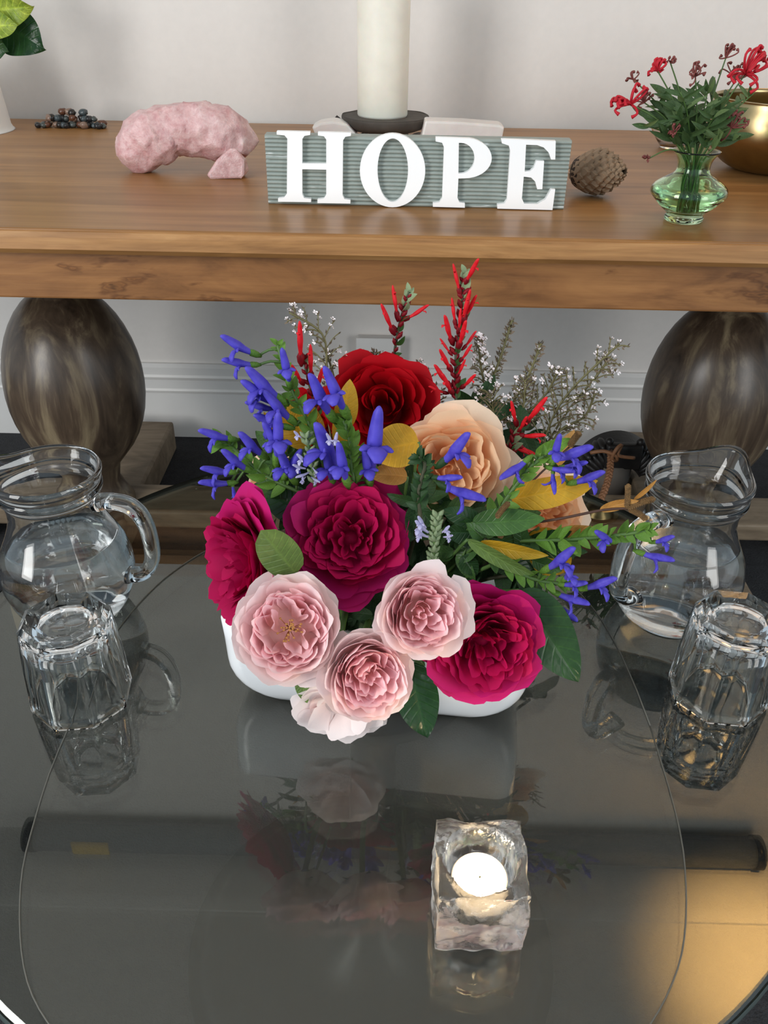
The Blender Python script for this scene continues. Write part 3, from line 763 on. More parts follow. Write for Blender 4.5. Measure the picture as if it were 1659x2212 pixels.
pinecone('pine cone mostly hidden behind the HOPE sign', Vector((p.x, 1.42, TOP_Z)), Vector((0.2, 0.3, 0.9)), 0.05, 0.030, 40, 5)

# ------------------------------------------------------------------ brass bowl, clear bowl
p = on(1668, 372, TOP_Z)
sb = thing('singing_bowl', 'large hammered brass singing bowl behind the green vase', 'bowl', (p.x, p.y + 0.02, TOP_Z))
bo = smooth_prof([(0.0, 0.0), (0.05, 0.0), (0.085, 0.015), (0.115, 0.05), (0.12, 0.08), (0.113, 0.108), (0.114, 0.113)], 5)
bi = smooth_prof([(0.110, 0.114), (0.108, 0.106), (0.115, 0.08), (0.11, 0.052), (0.082, 0.019), (0.05, 0.005), (0.0, 0.004)], 5)
obj('bowl_body', lathe(bo + bi, 72), M['brass'], sb)
p = on(1416, 300, TOP_Z)
cb = thing('glass_bowl', 'small round clear glass bowl behind the green vase by the wall', 'bowl', (p.x + 0.01, 1.76, TOP_Z))
obj('bowl_body', lathe(smooth_prof([(0, 0), (0.022, 0), (0.026, 0.004), (0.045, 0.03), (0.05, 0.055), (0.044, 0.082), (0.046, 0.088)], 4) +
    smooth_prof([(0.0435, 0.088), (0.0415, 0.082), (0.0475, 0.055), (0.0425, 0.031), (0.024, 0.008), (0, 0.006)], 4), 48), M['glass'], cb)

# ------------------------------------------------------------------ bells, leather cord and carved frame on the stretcher
p = at(1292, 1138, 1.47)
cym = thing('brass_bell', 'small aged brass hand bell dome on the table stretcher', 'bell', (p.x, 1.49, 0.0956))
obj('dome', lathe(smooth_prof([(0.041, 0.0), (0.0415, 0.003), (0.034, 0.005), (0.030, 0.012), (0.02, 0.024), (0.006, 0.029), (0.0, 0.0295)], 4) + [(0.0, 0.026), (0.028, 0.008), (0.038, 0.0)], 40), M['old_brass'], cym)
cs = []
P0, P1 = Vector((p.x, 1.49, 0.123)), at(1318, 975, 1.627)
for s in range(3):
    pts = []
    for k in range(40):
        t = k / 39; c = P0.lerp(P1, t) + Vector((0.008 * math.sin(t * 3), 0, 0)); a = t * 34 + s * 2 * PI / 3
        pts.append(c + Vector((0.005 * math.sin(a), 0.003 * math.sin(2 * a), 0)))
    wobj('cord_strand', tube(pts, 0.004, 6), M['leather'], cym)
P1b = P1 + Vector((0, -0.012, 0))
knot = [P1b + Vector((-0.045, 0, 0.002)), P1b + Vector((-0.02, -0.01, 0.012)), P1b + Vector((0.006, -0.014, 0.004)), P1b + Vector((0.012, -0.006, -0.012)), P1b + Vector((0.0, -0.012, -0.004)),
        P1b + Vector((0.004, -0.016, 0.02)), P1b + Vector((0.016, -0.008, 0.026)), P1b + Vector((0.012, -0.012, 0.004)), P1b + Vector((0.05, -0.004, -0.006))]
wobj('cord_knot', tube(spl(knot, 5), 0.0042, 6), M['leather'], cym)
FY = 1.68
fc = at(1318, 1080, FY)
fr = thing('carved_frame', 'black carved arched wooden drum piece with leather knot under the table', 'drum', (fc.x, FY, 0))
kk = mpp(fc)
def arcw(a, r): return Vector((math.cos(a) * r * 0.84, 0, math.sin(a) * r))
zc = at(1318, 945, FY).z - 112 * kk
R0 = 112 * kk
V, Fc = [], []
A = [0.60 + (PI - 1.20) * k / 30 for k in range(31)]
for a in A:
    for rr, yy in ((R0, -0.03), (R0, 0.035), (R0 * 0.55, 0.035), (R0 * 0.55, -0.03)):
        q = arcw(a, rr); V.append((q.x, yy, zc + q.z))
for i in range(30):
    for k in range(4): Fc.append((i * 4 + k, i * 4 + (k + 1) % 4, i * 4 + 4 + (k + 1) % 4, i * 4 + 4 + k))
Fc += [(0, 1, 2, 3), (123, 122, 121, 120)]
obj('arch', (V, Fc), M['carved'], fr, smooth=False)
for k in range(17):
    a = 0.66 + (PI - 1.32) * k / 16
    if abs(a - PI / 2) < 0.42: continue
    q = arcw(a, R0 * 1.01)
    obj('carved_knob', xf(ico(2), Matrix.Translation((q.x, -0.012, zc + q.z)) @ Matrix.Diagonal((0.0105, 0.026, 0.0105, 1))), M['carved'], fr)
    q = arcw(a, R0 * 0.8)
    obj('carved_ridge', xf(ico(2), Matrix.Translation((q.x, -0.032, zc + q.z)) @ Matrix.Rotation(PI / 2 - a, 4, 'Y') @ Matrix.Diagonal((0.0075, 0.010, 0.024, 1))), M['carved'], fr)
obj('centre_plate', bevel_box(-0.04, 0.04, -0.044, -0.02, zc + R0 * 0.52, zc + R0 * 1.02, 0.006), M['carved'], fr)
for sx in (-1, 1): obj('bolt', xf(ico(2), Matrix.Translation((sx * 0.034, -0.03, zc + R0 * 1.05)) @ Matrix.Diagonal((0.009, 0.009, 0.009, 1))), M['carved'], fr)
obj('drum_body', lathe([(0, 0.0), (0.036, 0.0), (0.042, 0.05), (0.046, zc + R0 * 0.56), (0.0, zc + R0 * 0.56)], 32), M['clay'], fr, M=Matrix.Translation((-0.012, 0.0, 0)))

# ------------------------------------------------------------------ leaves
def leaf_vf(L, Wd, serr=0, fold=0.2, curl=0.15, wave=0.0, shape='ovate', seed=0, n=None):
    n = n or (34 if serr else 10)
    V, Fc = [], []
    sa, sb_ = {'ovate': (0.55, 0.85), 'lance': (0.8, 0.95), 'round': (0.5, 0.5)}[shape]
    mx = (sa / (sa + sb_)) ** sa * (sb_ / (sa + sb_)) ** sb_
    us = (-1, -0.5, 0, 0.5, 1)
    for i in range(n + 1):
        t = i / n
        w = Wd * 0.5 * max(0.012, t ** sa * (1 - t) ** sb_ / mx)
        for u in us:
            e = 0
            if serr and abs(u) == 1 and 0 < i < n: e = serr * Wd * (0.8 if i % 2 else -0.8) * min(1, w / (Wd * .25))
            x = u * w + math.copysign(e, u)
            y = L * t
            z = fold * abs(u) * w - curl * L * (t - 0.25) ** 2 + curl * L * 0.06
            z += wave * Wd * math.sin(t * 9 + u * 1.3 + seed) * abs(u) * 0.3
            V.append((x, y, z))
    for i in range(n):
        for k in range(4):
            a = i * 5 + k; Fc.append((a, a + 1, a + 6, a + 5))
    return V, Fc
def leaf_M(b, t, tilt=0.0, nrm=None):
    d = t - b; n = (CAMP - (b + t) / 2).normalized() if nrm is None else nrm
    B = basis(d, n)
    return Matrix.Translation(b) @ (B @ Matrix.Rotation(tilt, 3, 'Y')).to_4x4()
def leaf_cols(vf): # across and along the blade, for the vein pattern
    n = len(vf[0]) // 5
    return [((i % 5) / 4, (i // 5) / (n - 1), 1.0) for i in range(len(vf[0]))]
def put_leaf(root, b, t, wpx, mat, tilt=0.0, name='leaf', serr=0, fold=0.2, curl=0.15, wave=0.0, shape='ovate', seed=0, nrm=None):
    vf = leaf_vf((t - b).length, wpx * mpp(b), serr, fold, curl, wave, shape, seed)
    return wlink(name, mk_mesh(name, vf, M[mat], cols=leaf_cols(vf)), root, leaf_M(b, t, tilt, nrm))

# ------------------------------------------------------------------ green glass vase with grevillea
vp = on(1477, 478, TOP_Z)
GV = Vector((vp.x, vp.y + 0.004, TOP_Z))
gv = thing('green_vase', 'squat green glass bud vase with flared neck, holding grevillea', 'vase', GV)
go = smooth_prof([(0.0, 0.003), (0.02, 0.0), (0.025, 0.001), (0.026, 0.006), (0.0245, 0.010), (0.036, 0.020), (0.0485, 0.033), (0.0505, 0.039), (0.047, 0.046), (0.034, 0.055), (0.0235, 0.062), (0.0212, 0.070), (0.0235, 0.080), (0.031, 0.090)], 4)
gi = smooth_prof([(0.029, 0.0905), (0.0215, 0.080), (0.0192, 0.070), (0.0215, 0.0625), (0.032, 0.053), (0.0445, 0.045), (0.0478, 0.039), (0.0458, 0.0338), (0.033, 0.0225), (0.02, 0.014), (0.0, 0.013)], 4)
obj('vase_body', lathe(go + gi, 64), M['green_glass'], gv)
obj('water', lathe([(0, 0.0129), (0.0201, 0.0139), (0.0332, 0.0224), (0.0459, 0.0338), (0.0479, 0.0385), (0.047, 0.0405), (0.0, 0.040)], 48), M['water'], gv)
gstem = lambda: Vector((GV.x + rnd.uniform(-.012, .012), GV.y + rnd.uniform(-.012, .012), TOP_Z + 0.018))
def grev_head(root, c, d, r, n, bright, rr):
    mat = M['grevillea'] if bright else M['grevillea_dull']
    d = d.normalized()
    for k in range(n):
        v = (d * rr.uniform(0.2, 1.0) + Vector((rr.uniform(-1, 1), rr.uniform(-1, 1), rr.uniform(-.8, 1))) * 0.8).normalized()
        side = v.orthogonal().normalized() * r
        L = r * rr.uniform(0.8, 1.25)
        pts = spl([c, c + v * L * 0.55, c + v * L + side * 0.2, c + v * L * 0.9 + side * 0.55], 3)
        tip = (len(pts) - 1)
        rad = [0.0016 if bright else 0.0009] * len(pts)
        rad[-1] = 0.0026 if bright else 0.0022; rad[-2] = rad[-1] * 0.8
        wobj('style', tube(pts, rad, 5), mat, root)
SPR = [  # tip px, tip dY, head radius px, styles, bright, description
    (1420, 152, 0.0, 20, 13, 1, 'small red head on upright stem'), (1448, 135, 0.01, 10, 8, 0, 'tiny faded bud on slim stem'), (1502, 165, -0.01, 22, 12, 0, 'dull maroon buds on upright stem'),
    (1568, 125, 0.02, 22, 13, 0, 'faded maroon bud head, tallest of the vase'), (1610, 160, 0.0, 48, 20, 1, 'large bright red curled head leaning to brass bowl'), (1590, 172, 0.02, 32, 12, 0, 'spidery faded head leaning to brass bowl'),
    (1362, 225, -0.02, 34, 15, 1, 'bright red curled head leaning to HOPE sign'), (1392, 222, 0.0, 22, 12, 0, 'faded pinkish buds leaning to HOPE sign'), (1368, 172, 0.03, 14, 9, 0, 'small maroon bud on side twig'),
    (1580, 276, -0.02, 30, 16, 0, 'russet bud head hanging before brass bowl'), (1458, 285, -0.035, 14, 9, 0, 'small russet bud in the middle of leaves'), (1402, 342, -0.02, 10, 7, 0, 'drooping low russet bud beside vase neck'),
    (1630, 200, 0.01, 0, 0, 0, 'long light green leaves spreading to brass bowl'), (1600, 300, -0.03, 0, 0, 0, 'light green leaves arching low before brass bowl'), (1380, 270, -0.02, 0, 0, 0, 'dark leaves arching low to HOPE sign'),
    (1470, 200, -0.03, 0, 0, 0, 'dense dark leaves in the middle'), (1530, 190, 0.0, 0, 0, 0, 'dense dark leaves rising upright'), (1430, 230, 0.03, 0, 0, 0, 'dark leaves behind the faded buds'), (1545, 250, -0.03, 0, 0, 0, 'mixed green leaves below the large red head')]
gl_meshes = {m: [mk_mesh('leaf', leaf_vf(1, w, 0, 0.35, c, 0, 'lance'), M[m]) for w, c in ((0.24, 0.2), (0.28, 0.05), (0.2, 0.3))] for m in ('grev_leaf', 'grev_light')}
for i, (x, y, dy, hr, ns, br, ds) in enumerate(SPR):
    rr = random.Random(100 + i)
    tip = at(x, y, GV.y + dy); neck = Vector((GV.x + (tip.x - GV.x) * 0.13, GV.y + (tip.y - GV.y) * 0.2 + rr.uniform(-.006, .006), TOP_Z + 0.078))
    b = gstem()
    t = thing('grevillea_sprig', 'grevillea sprig in green vase, ' + ds, 'flower', b)
    mid = neck.lerp(tip, 0.5) + Vector((0, 0, 0.012))
    path = spl([b, Vector((neck.x, neck.y, TOP_Z + 0.055)).lerp(b, 0.15), neck, mid, tip], 5)
    wobj('stem', tube(path, [0.0016 - 0.0008 * k / (len(path) - 1) for k in range(len(path))], 6), M['stem'], t)
    nl = 16 if ns == 0 else 10
    light = (x > 1560 and y > 180) or (ns == 0 and x > 1590)
    for k in range(nl):
        q = 0.42 + 0.55 * (k + rr.random() * 0.6) / nl
        if ns: q = 0.42 + 0.36 * (k + rr.random()) / nl
        f = q * (len(path) - 1); j = min(int(f), len(path) - 2); pt = path[j].lerp(path[j + 1], f - j)
        d = (path[j + 1] - path[j]).normalized()
        a = rr.uniform(0, 2 * PI); side = (RIGHT * math.cos(a) + (CAMP - pt).normalized() * math.sin(a) * 0.8)
        ld = (d * 0.45 + side * rr.uniform(0.7, 1.3) + Vector((0, 0, 0.1))).normalized()
        L = rr.uniform(0.029, 0.045) * (1 - 0.25 * (q > 0.8))
        if min(pt.z, (pt + ld * L).z) < TOP_Z + 0.094 and (pt.xy - GV.xy).length < 0.062: continue
        m = 'grev_light' if (light and rr.random() < 0.75) or rr.random() < 0.12 else 'grev_leaf'
        Mx = leaf_M(pt, pt + ld * L, rr.uniform(-0.9, 0.9)) @ Matrix.Scale(L, 4)
        wlink('leaf', gl_meshes[m][k % 3], t, Mx)
    if ns: grev_head(t, tip, (tip - mid) + Vector((0, 0, 0.02)), hr * mpp(tip), ns, br, rr)

# ------------------------------------------------------------------ potted plant at the edge of the wooden table
pe = at(12, 200, 1.80)
pr = 0.085
pp = thing('potted_plant', 'speckled leafy plant in a white tapered pot by the wall', 'plant', (pe.x - pr - 0.014, 1.80, TOP_Z))
ph = at(0, 118, 1.80).z - TOP_Z
obj('pot', lathe(smooth_prof([(0, 0), (pr * 1.05, 0), (pr * 1.06, 0.01), (pr * 0.98, ph * 0.6), (pr * 0.92, ph), (pr * 0.88, ph), (pr * 0.86, ph - 0.02), (0, ph - 0.02)], 3), 48), M['pot'], pp)
soil_c = Vector((pp.location.x, 1.80, TOP_Z + ph - 0.022))
for i, (bx, by, tx, ty, wpx, mt, tl_, dy) in enumerate([(-10, 40, 92, 104, 95, 'gloss', 0.1, -0.02), (-40, 20, 66, 18, 70, 'varieg', 0.3, -0.04), (-50, 60, 30, 52, 60, 'varieg', -0.3, -0.05), (-60, 80, 10, 112, 70, 'dark', 0.2, -0.05),
                                                        (-60, 0, -90, -90, 80, 'green', 0, 0), (-80, 30, -190, 40, 90, 'dark', 0.2, 0), (-40, -20, 20, -110, 70, 'green', 0, 0.03), (-20, 20, 58, 60, 60, 'green', 0.6, -0.01)]):
    b, t = at(bx, by, 1.80 + dy), at(tx, ty, 1.78 + dy)
    put_leaf(pp, b, t, wpx, mt, tl_, serr=0.05, fold=0.25, curl=0.2, wave=0.3, seed=i)
    wobj('stem', tube(spl([soil_c + Vector((rnd.uniform(-.03, .03), rnd.uniform(-.03, .03), 0)), (soil_c + b) / 2 + Vector((0, 0, 0.03)), b], 4), 0.0022, 6), M['stem'], pp)

# ------------------------------------------------------------------ white trough
TC = (on(600, 1515, GT_Z) + on(1050, 1558, GT_Z)) / 2
TROT = math.atan2(on(1050, 1558, GT_Z).y - on(600, 1515, GT_Z).y, on(1050, 1558, GT_Z).x - on(600, 1515, GT_Z).x)
TWD, TDP, THT = 0.262, 0.105, 0.092
nrm = Vector((-math.sin(TROT), math.cos(TROT), 0))
TC = TC + nrm * (TDP / 2 - 0.008) + Vector((-0.006, 0, 0))
tr = thing('white_trough', 'white glazed rectangular flower trough with rounded bottom corners', 'vase', (TC.x, TC.y, GT_Z + 0.0008), TROT)
def rrect(hw, hd, r, n=6):
    P_ = []
    for cx, cy, a0 in ((hw - r, hd - r, 0), (-hw + r, hd - r, PI / 2), (-hw + r, -hd + r, PI), (hw - r, -hd + r, 1.5 * PI)):
        P_ += [(cx + r * math.cos(a0 + PI / 2 * k / n), cy + r * math.sin(a0 + PI / 2 * k / n)) for k in range(n + 1)]
    return P_
rows, cr_ = [], 0.046
for z, ins, insd in [(0.0, None, 0.012)] + [(cr_ * (1 - math.cos(a)), cr_ * (1 - math.sin(a)), 0.012 * (1 - math.sin(a))) for a in [PI / 2 * k / 8 for k in range(1, 9)]] + [(0.07, -0.001, 0), (THT - 0.003, -0.002, -0.001), (THT, -0.0005, 0.0005)]:
    if ins is None: ins = cr_
    rows.append([(x, y, z) for x, y in rrect(TWD / 2 - ins, TDP / 2 - insd, 0.018)])
for z, ins in [(THT, 0.004), (THT - 0.004, 0.005), (0.03, 0.012), (0.012, 0.035)]:
    rows.append([(x, y, z) for x, y in rrect(TWD / 2 - ins, TDP / 2 - 0.006, 0.014)])
n = len(rows[0]); V = [q for r in rows for q in r]
Fc = [(i * n + k, i * n + (k + 1) % n, (i + 1) * n + (k + 1) % n, (i + 1) * n + k) for i in range(len(rows) - 1) for k in range(n)]
Fc += [tuple(range(n))[::-1], tuple(range((len(rows) - 1) * n, len(rows) * n))]
obj('trough_body', (V, Fc), M['ceramic'], tr)
def root_pt(p, r=None):       # where a stem stands inside the trough
    q = Matrix.Rotation(-TROT, 3, 'Z') @ (p - Vector((TC.x, TC.y, 0)))
    lx = max(-0.085, min(0.085, q.x * 0.55)); ly = max(-0.032, min(0.032, q.y * 0.5 + 0.01))
    w = Matrix.Rotation(TROT, 3, 'Z') @ Vector((lx, ly, 0))
    return Vector((TC.x + w.x, TC.y + w.y, GT_Z + 0.018))
def to_root(p, d=None):       # smooth stem path from a point into the trough over its rim
    r = root_pt(p); rim = GT_Z + THT; top = Vector((r.x, r.y, rim + 0.014))
    c = p.lerp(top, 0.55) + Vector((0, 0, 0.006))
    if d is not None: c = c.lerp(p - d * 0.04, 0.4)
    if p.z < rim + 0.05: c.z = max(c.z, rim + 0.024); top.z = rim + 0.02
    if p.z < rim + 0.006:     # hangs below the rim: climb clear of the wall first
        return spl([p, Vector((p.x, p.y - 0.006, rim + 0.02)), Vector((c.x, c.y, rim + 0.03)), top, r], 5)
    return spl([p, c, top, r], 5)

# ------------------------------------------------------------------ roses
def petal(n, k, ring, rr, col):
    (cnt, Rk, zk, zb, alpha, curl, ruf, a_, b_) = ring
    phi = 2 * PI * (k + rr.uniform(-.3, .3)) / cnt
    R00 = Rk
    Rk = Rk * rr.uniform(0.88, 1.1); zk = zk + rr.uniform(-.08, .07)
    al = alpha * rr.uniform(1.15, 1.6); tw = rr.choice((-1, 1)) * rr.uniform(0.03, 0.10)
    ph1, ph2 = rr.uniform(0, 6), rr.uniform(0, 6); nt = rr.uniform(-0.02, 0.09); cu = curl * rr.uniform(0.3, 1.7)
    npk = rr.uniform(-.3, .3)
    off = Vector((0, 0, 0))
    if R00 < 0.56:                       # quartered heart: inner petals fold round four off-centre points
        qa = (math.floor(phi / (PI / 2)) + 0.5) * PI / 2 + rr.uniform(-.3, .3)
        off = Vector((math.cos(qa), math.sin(qa), 0)) * 0.13 * min(1, R00 / 0.3)
        phi += rr.uniform(-.5, .5)
    V, C, Fc = [], [], []
    nu, nv = 14, 9
    r0 = 0.05
    for j in range(nv + 1):
        v = j / nv
        for i in range(nu + 1):
            u = -1 + 2 * i / nu
            Lq = 1 - 0.17 * abs(u) ** 3.5 - nt * math.exp(-((u - npk) / .16) ** 2) + 0.026 * math.sin(5 * u + ph1) + 0.016 * math.sin(12 * u + ph2)
            q = v * Lq
            r = r0 + (Rk - r0) * q ** a_; z = zb + (zk - zb) * q ** b_
            c = max(0.0, (q - 0.62) / 0.38)
            r += cu * c * c; z -= cu * 0.5 * c * c * c
            r += ruf * q * q * (math.sin(3.1 * u + ph1) * 0.7 + math.sin(6.3 * u + ph2) * 0.35) + tw * u * q
            z += ruf * 0.6 * q * q * math.sin(4.1 * u + ph2)
            an = phi + u * al * (0.45 + 0.55 * q ** 0.7)
            V.append(Vector((r * math.cos(an), r * math.sin(an), z)) + off * q)
            C.append(col(q, abs(u), Rk))
    for j in range(nv):
        for i in range(nu):
            a = j * (nu + 1) + i; Fc.append((a, a + 1, a + nu + 2, a + nu + 1))
    return V, Fc, C
def mixc(a, b, t): t = max(0, min(1, t)); return tuple(x + (y - x) * t for x, y in zip(a, b))
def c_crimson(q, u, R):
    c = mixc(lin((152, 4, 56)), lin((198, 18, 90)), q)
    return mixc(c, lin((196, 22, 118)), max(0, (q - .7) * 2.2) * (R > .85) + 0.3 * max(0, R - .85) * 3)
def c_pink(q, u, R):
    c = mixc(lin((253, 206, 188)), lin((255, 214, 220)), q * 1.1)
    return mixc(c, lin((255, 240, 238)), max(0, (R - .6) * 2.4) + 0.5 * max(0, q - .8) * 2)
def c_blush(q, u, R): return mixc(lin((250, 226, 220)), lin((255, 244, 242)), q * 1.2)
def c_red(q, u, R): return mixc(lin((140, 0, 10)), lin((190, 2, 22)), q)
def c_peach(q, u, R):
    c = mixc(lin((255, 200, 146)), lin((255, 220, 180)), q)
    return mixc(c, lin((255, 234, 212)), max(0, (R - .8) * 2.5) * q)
RINGS = {  # count, rim radius, rim height, base height, half angle, curl, ruffle, radial power, height power
    'crimson': [(6, 1.0, -.02, -.40, .66, .10, .05, .8, 1.1), (6, .95, .10, -.38, .62, .10, .05, .75, 1.2), (7, .86, .22, -.36, .55, .09, .05, .7, 1.4), (8, .74, .32, -.34, .50, .07, .05, .6, 1.6),
                (8, .62, .37, -.3, .48, .06, .055, .55, 1.7), (8, .49, .38, -.28, .50, .05, .06, .5, 1.8), (7, .37, .35, -.26, .55, .05, .06, .45, 1.8), (6, .25, .30, -.25, .62, .03, .06, .4, 1.8), (5, .14, .24, -.25, .7, .02, .05, .4, 1.6)],
    'pink': [(5, 1.0, .12, -.55, .72, .14, .05, .62, 1.4), (6, .93, .34, -.55, .66, .06, .04, .5, 1.7), (7, .84, .46, -.52, .56, .04, .04, .45, 1.9), (8, .73, .52, -.48, .50, .03, .04, .42, 2.0),
             (8, .60, .52, -.42, .50, .03, .045, .4, 2.0), (8, .47, .48, -.38, .54, .02, .05, .4, 2.0), (7, .34, .43, -.34, .6, .02, .055, .4, 2.0), (6, .22, .38, -.3, .7, .02, .055, .4, 1.8), (4, .12, .32, -.3, .8, .0, .04, .4, 1.6)],
    'open_pink': [(6, 1.0, .10, -.55, .70, .12, .05, .62, 1.4), (7, .95, .32, -.55, .62, .06, .04, .5, 1.7), (8, .86, .45, -.52, .54, .04, .045, .45, 1.9), (9, .75, .50, -.48, .48, .03, .05, .42, 2.0),
                  (9, .62, .48, -.42, .46, .02, .06, .4, 2.0), (8, .48, .38, -.38, .48, .04, .09, .4, 1.9), (4, .30, .26, -.34, .5, .05, .10, .5, 1.8)],
    'blush': [(5, 1.05, -.10, -.42, .62, .10, .05, .9, .9), (6, .95, .10, -.42, .58, .08, .05, .8, 1.1), (5, .7, .25, -.4, .6, .05, .05, .6, 1.4)],
    'red': [(6, 1.02, .08, -.5, .66, .16, .06, .7, 1.2), (5, .92, .36, -.5, .74, .16, .05, .55, 1.6), (5, .74, .52, -.48, .78, .12, .05, .48, 1.8), (5, .55, .58, -.45, .82, .08, .05, .42, 2.0), (4, .36, .56, -.4, .95, .05, .05, .4, 2.0), (3, .2, .52, -.4, 1.2, .03, .03, .4, 1.8)],
    'peach': [(5, 1.14, .02, -.5, .68, .14, .07, .75, 1.1), (6, .98, .26, -.5, .64, .12, .06, .6, 1.5), (6, .82, .42, -.48, .60, .07, .05, .5, 1.8), (7, .66, .46, -.45, .56, .04, .05, .45, 2.0),
              (7, .50, .46, -.4, .58, .03, .055, .42, 2.0), (6, .35, .42, -.36, .66, .02, .05, .4, 2.0), (5, .21, .38, -.34, .8, .02, .05, .4, 1.8), (3, .1, .34, -.34, 1.0, .0, .03, .4, 1.6)]}
COLF = {'crimson': c_crimson, 'pink': c_pink, 'open_pink': c_pink, 'blush': c_blush, 'red': c_red, 'peach': c_peach}
sepal_me = mk_mesh('sepal', leaf_vf(1, 0.3, 0, 0.2, 0.4, 0, 'lance'), M['green'])
def rose(label, kind, px, py, Y, rpx, dx, dy, seed, squash=1.0):
    c = at(px, py, Y); R = rpx * mpp(c)
    ax = ((CAMP - c).normalized() + RIGHT * dx + UPV * dy).normalized()
    B = basis_z(ax, UPV)
    rr = random.Random(seed)
    t = thing('rose', label, 'rose', c)
    Mb = B.to_4x4() @ Matrix.Rotation(rr.uniform(0, 6), 4, 'Z') @ Matrix.Diagonal((R, R, R * squash, 1))
    mat = M['velvet'] if kind in ('crimson', 'red') else M['petal']
    for ring in RINGS[kind]:
        for k in range(ring[0]):
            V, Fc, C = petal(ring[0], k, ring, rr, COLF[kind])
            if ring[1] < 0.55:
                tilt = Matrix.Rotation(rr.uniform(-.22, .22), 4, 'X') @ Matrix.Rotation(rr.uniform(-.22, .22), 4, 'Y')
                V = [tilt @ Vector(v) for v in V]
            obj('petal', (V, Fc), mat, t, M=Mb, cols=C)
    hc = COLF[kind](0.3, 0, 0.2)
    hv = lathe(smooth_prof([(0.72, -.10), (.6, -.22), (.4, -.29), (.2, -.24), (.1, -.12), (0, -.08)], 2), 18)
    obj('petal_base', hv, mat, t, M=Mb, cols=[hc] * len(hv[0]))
    base = c - ax * R * 0.5
    for k in range(5):
        a = 2 * PI * k / 5
        d = (B @ Vector((math.cos(a), math.sin(a), 0.15))).normalized()
        wlink('sepal', sepal_me, t, leaf_M(base, base + d * R, 0, ax) @ Matrix.Scale(R * 0.7, 4))
    hip = xf(lathe(smooth_prof([(0, -.62), (.09, -.58), (.12, -.48), (.1, -.36), (0, -.34)], 2), 12), B.to_4x4() @ Matrix.Scale(R, 4))
    obj('hip', hip, M['stem'], t)
    st = to_root(c - ax * R * 0.55, ax)
    wobj('stem', tube(st, 0.0026, 7), M['stem'], t)
    return t
rose('large crimson cabbage rose facing forward in the middle of the bouquet', 'crimson', 757, 1160, .55, 127, -.05, .12, 1, .95)
rose('crimson rose in profile turned away behind the blush pink roses', 'crimson', 528, 1218, .525, 136, -1.55, -.25, 2, .95)
rose('crimson rose drooping over the trough rim beside big serrated leaf', 'crimson', 1046, 1388, .484, 124, .22, -.38, 3, 1.0)
rose('open pale pink rose showing its stamens, between crimson roses', 'open_pink', 625, 1358, .462, 110, -.05, .05, 4, 1.0)
rose('cupped pale pink rose with peach heart over the trough rim', 'pink', 792, 1455, .446, 95, .18, -.30, 5, 1.05)
rose('pale pink rose with wide outer petals touching two crimson roses', 'pink', 910, 1322, .468, 95, .22, -.08, 6, 1.0)
rose('nearly white blush rose hanging lowest over the trough front', 'blush', 734, 1540, .488, 93, -.1, -1.0, 7, 0.9)
rose('deep red rose highest of the roses, under scarlet spikes', 'red', 828, 882, .655, 102, .0, .15, 8, .9)
rose('deep red rose half hidden behind violet salvia and yellow leaf', 'red', 692, 912, .70, 74, -.3, .1, 9, .9)
rose('large open peach rose behind violet salvia', 'peach', 968, 1016, .605, 120, .12, .0, 10, .9)
rose('peach rose on edge behind yellow leaves and catkins', 'peach', 1168, 1110, .600, 90, .42, -.2, 11, .95)
rose('small cream peach rose hidden under violet salvia', 'peach', 595, 1030, .645, 52, -.3, .2, 12, .9)
op = [o for o in bpy.data.objects if o.name.startswith('rose') and o.get('label', '').startswith('open pale pink')][0]
sv = []
bz = basis_z((CAMP - op.location).normalized(), UPV)
for k in range(34):
    a, q = rnd.uniform(0, 6.28), rnd.uniform(0.0005, 0.0085)
    d = bz @ Vector((math.cos(a) * q, math.sin(a) * q, 0))
    e = (CAMP - op.location).normalized()
    sv.append(tube([op.location + d * .3, op.location + d + e * .006, op.location + d * 1.15 + e * .0085], [.0003, .0003, .0009], 5))
o = wobj('stamens', join(*sv), simple('golden brown stamens', (176, 120, 60), 0.7), op); o['kind'] = 'stuff'

# ------------------------------------------------------------------ salvia, sage spikes
def floret_vf(slim=False):
    k = 0.62 if slim else 0.9
    body = tube(spl([(0, 0, 0), (0, .0, .2), (0, .01, .40), (0, .035, .56), (0, .075, .76), (0, .10, .92), (0, .09, 1.0)], 2),
                [x * k for x in smooth1([.045, .055, .075, .098, .082, .06, .02], 2)], 9, 1.25, Vector((0, 1, 0)))
    lip = tube(spl([(0, -.02, .48), (0, -.13, .60), (0, -.27, .66), (0, -.39, .62)], 2), [x * k for x in smooth1([.05, .085, .125, .045], 2)], 8, 0.38, Vector((0, 0, 1)))
    l1 = tube(spl([(0, -.05, .52), (.10, -.12, .60), (.18, -.19, .62)], 2), [x * k for x in smooth1([.05, .07, .02], 2)], 6, 0.45, Vector((0, 0, 1)))
    l2 = tube(spl([(0, -.05, .52), (-.10, -.12, .60), (-.18, -.19, .62)], 2), [x * k for x in smooth1([.05, .07, .02], 2)], 6, 0.45, Vector((0, 0, 1)))
    if slim:
        lip = tube([(0, -.02, .76), (0, -.08, .84), (0, -.15, .85)], [.03, .045, .012], 6, 0.5, Vector((0, 0, 1)))
        return join(body, lip)
    return join(body, lip, l1, l2)
def smooth1(a, n): return [q[0] for q in smooth_prof([(x,) for x in a], n)]
calyx_vf = tube([(0, 0, -.06), (0, 0, .06), (0, 0, .2), (0, .03, .33)], [.03, .075, .085, .02], 7)
FB = mk_mesh('floret', floret_vf(), M['blue']); FR = mk_mesh('floret', floret_vf(True), M['red'])
FL = mk_mesh('floret', floret_vf(), M['lilac'])
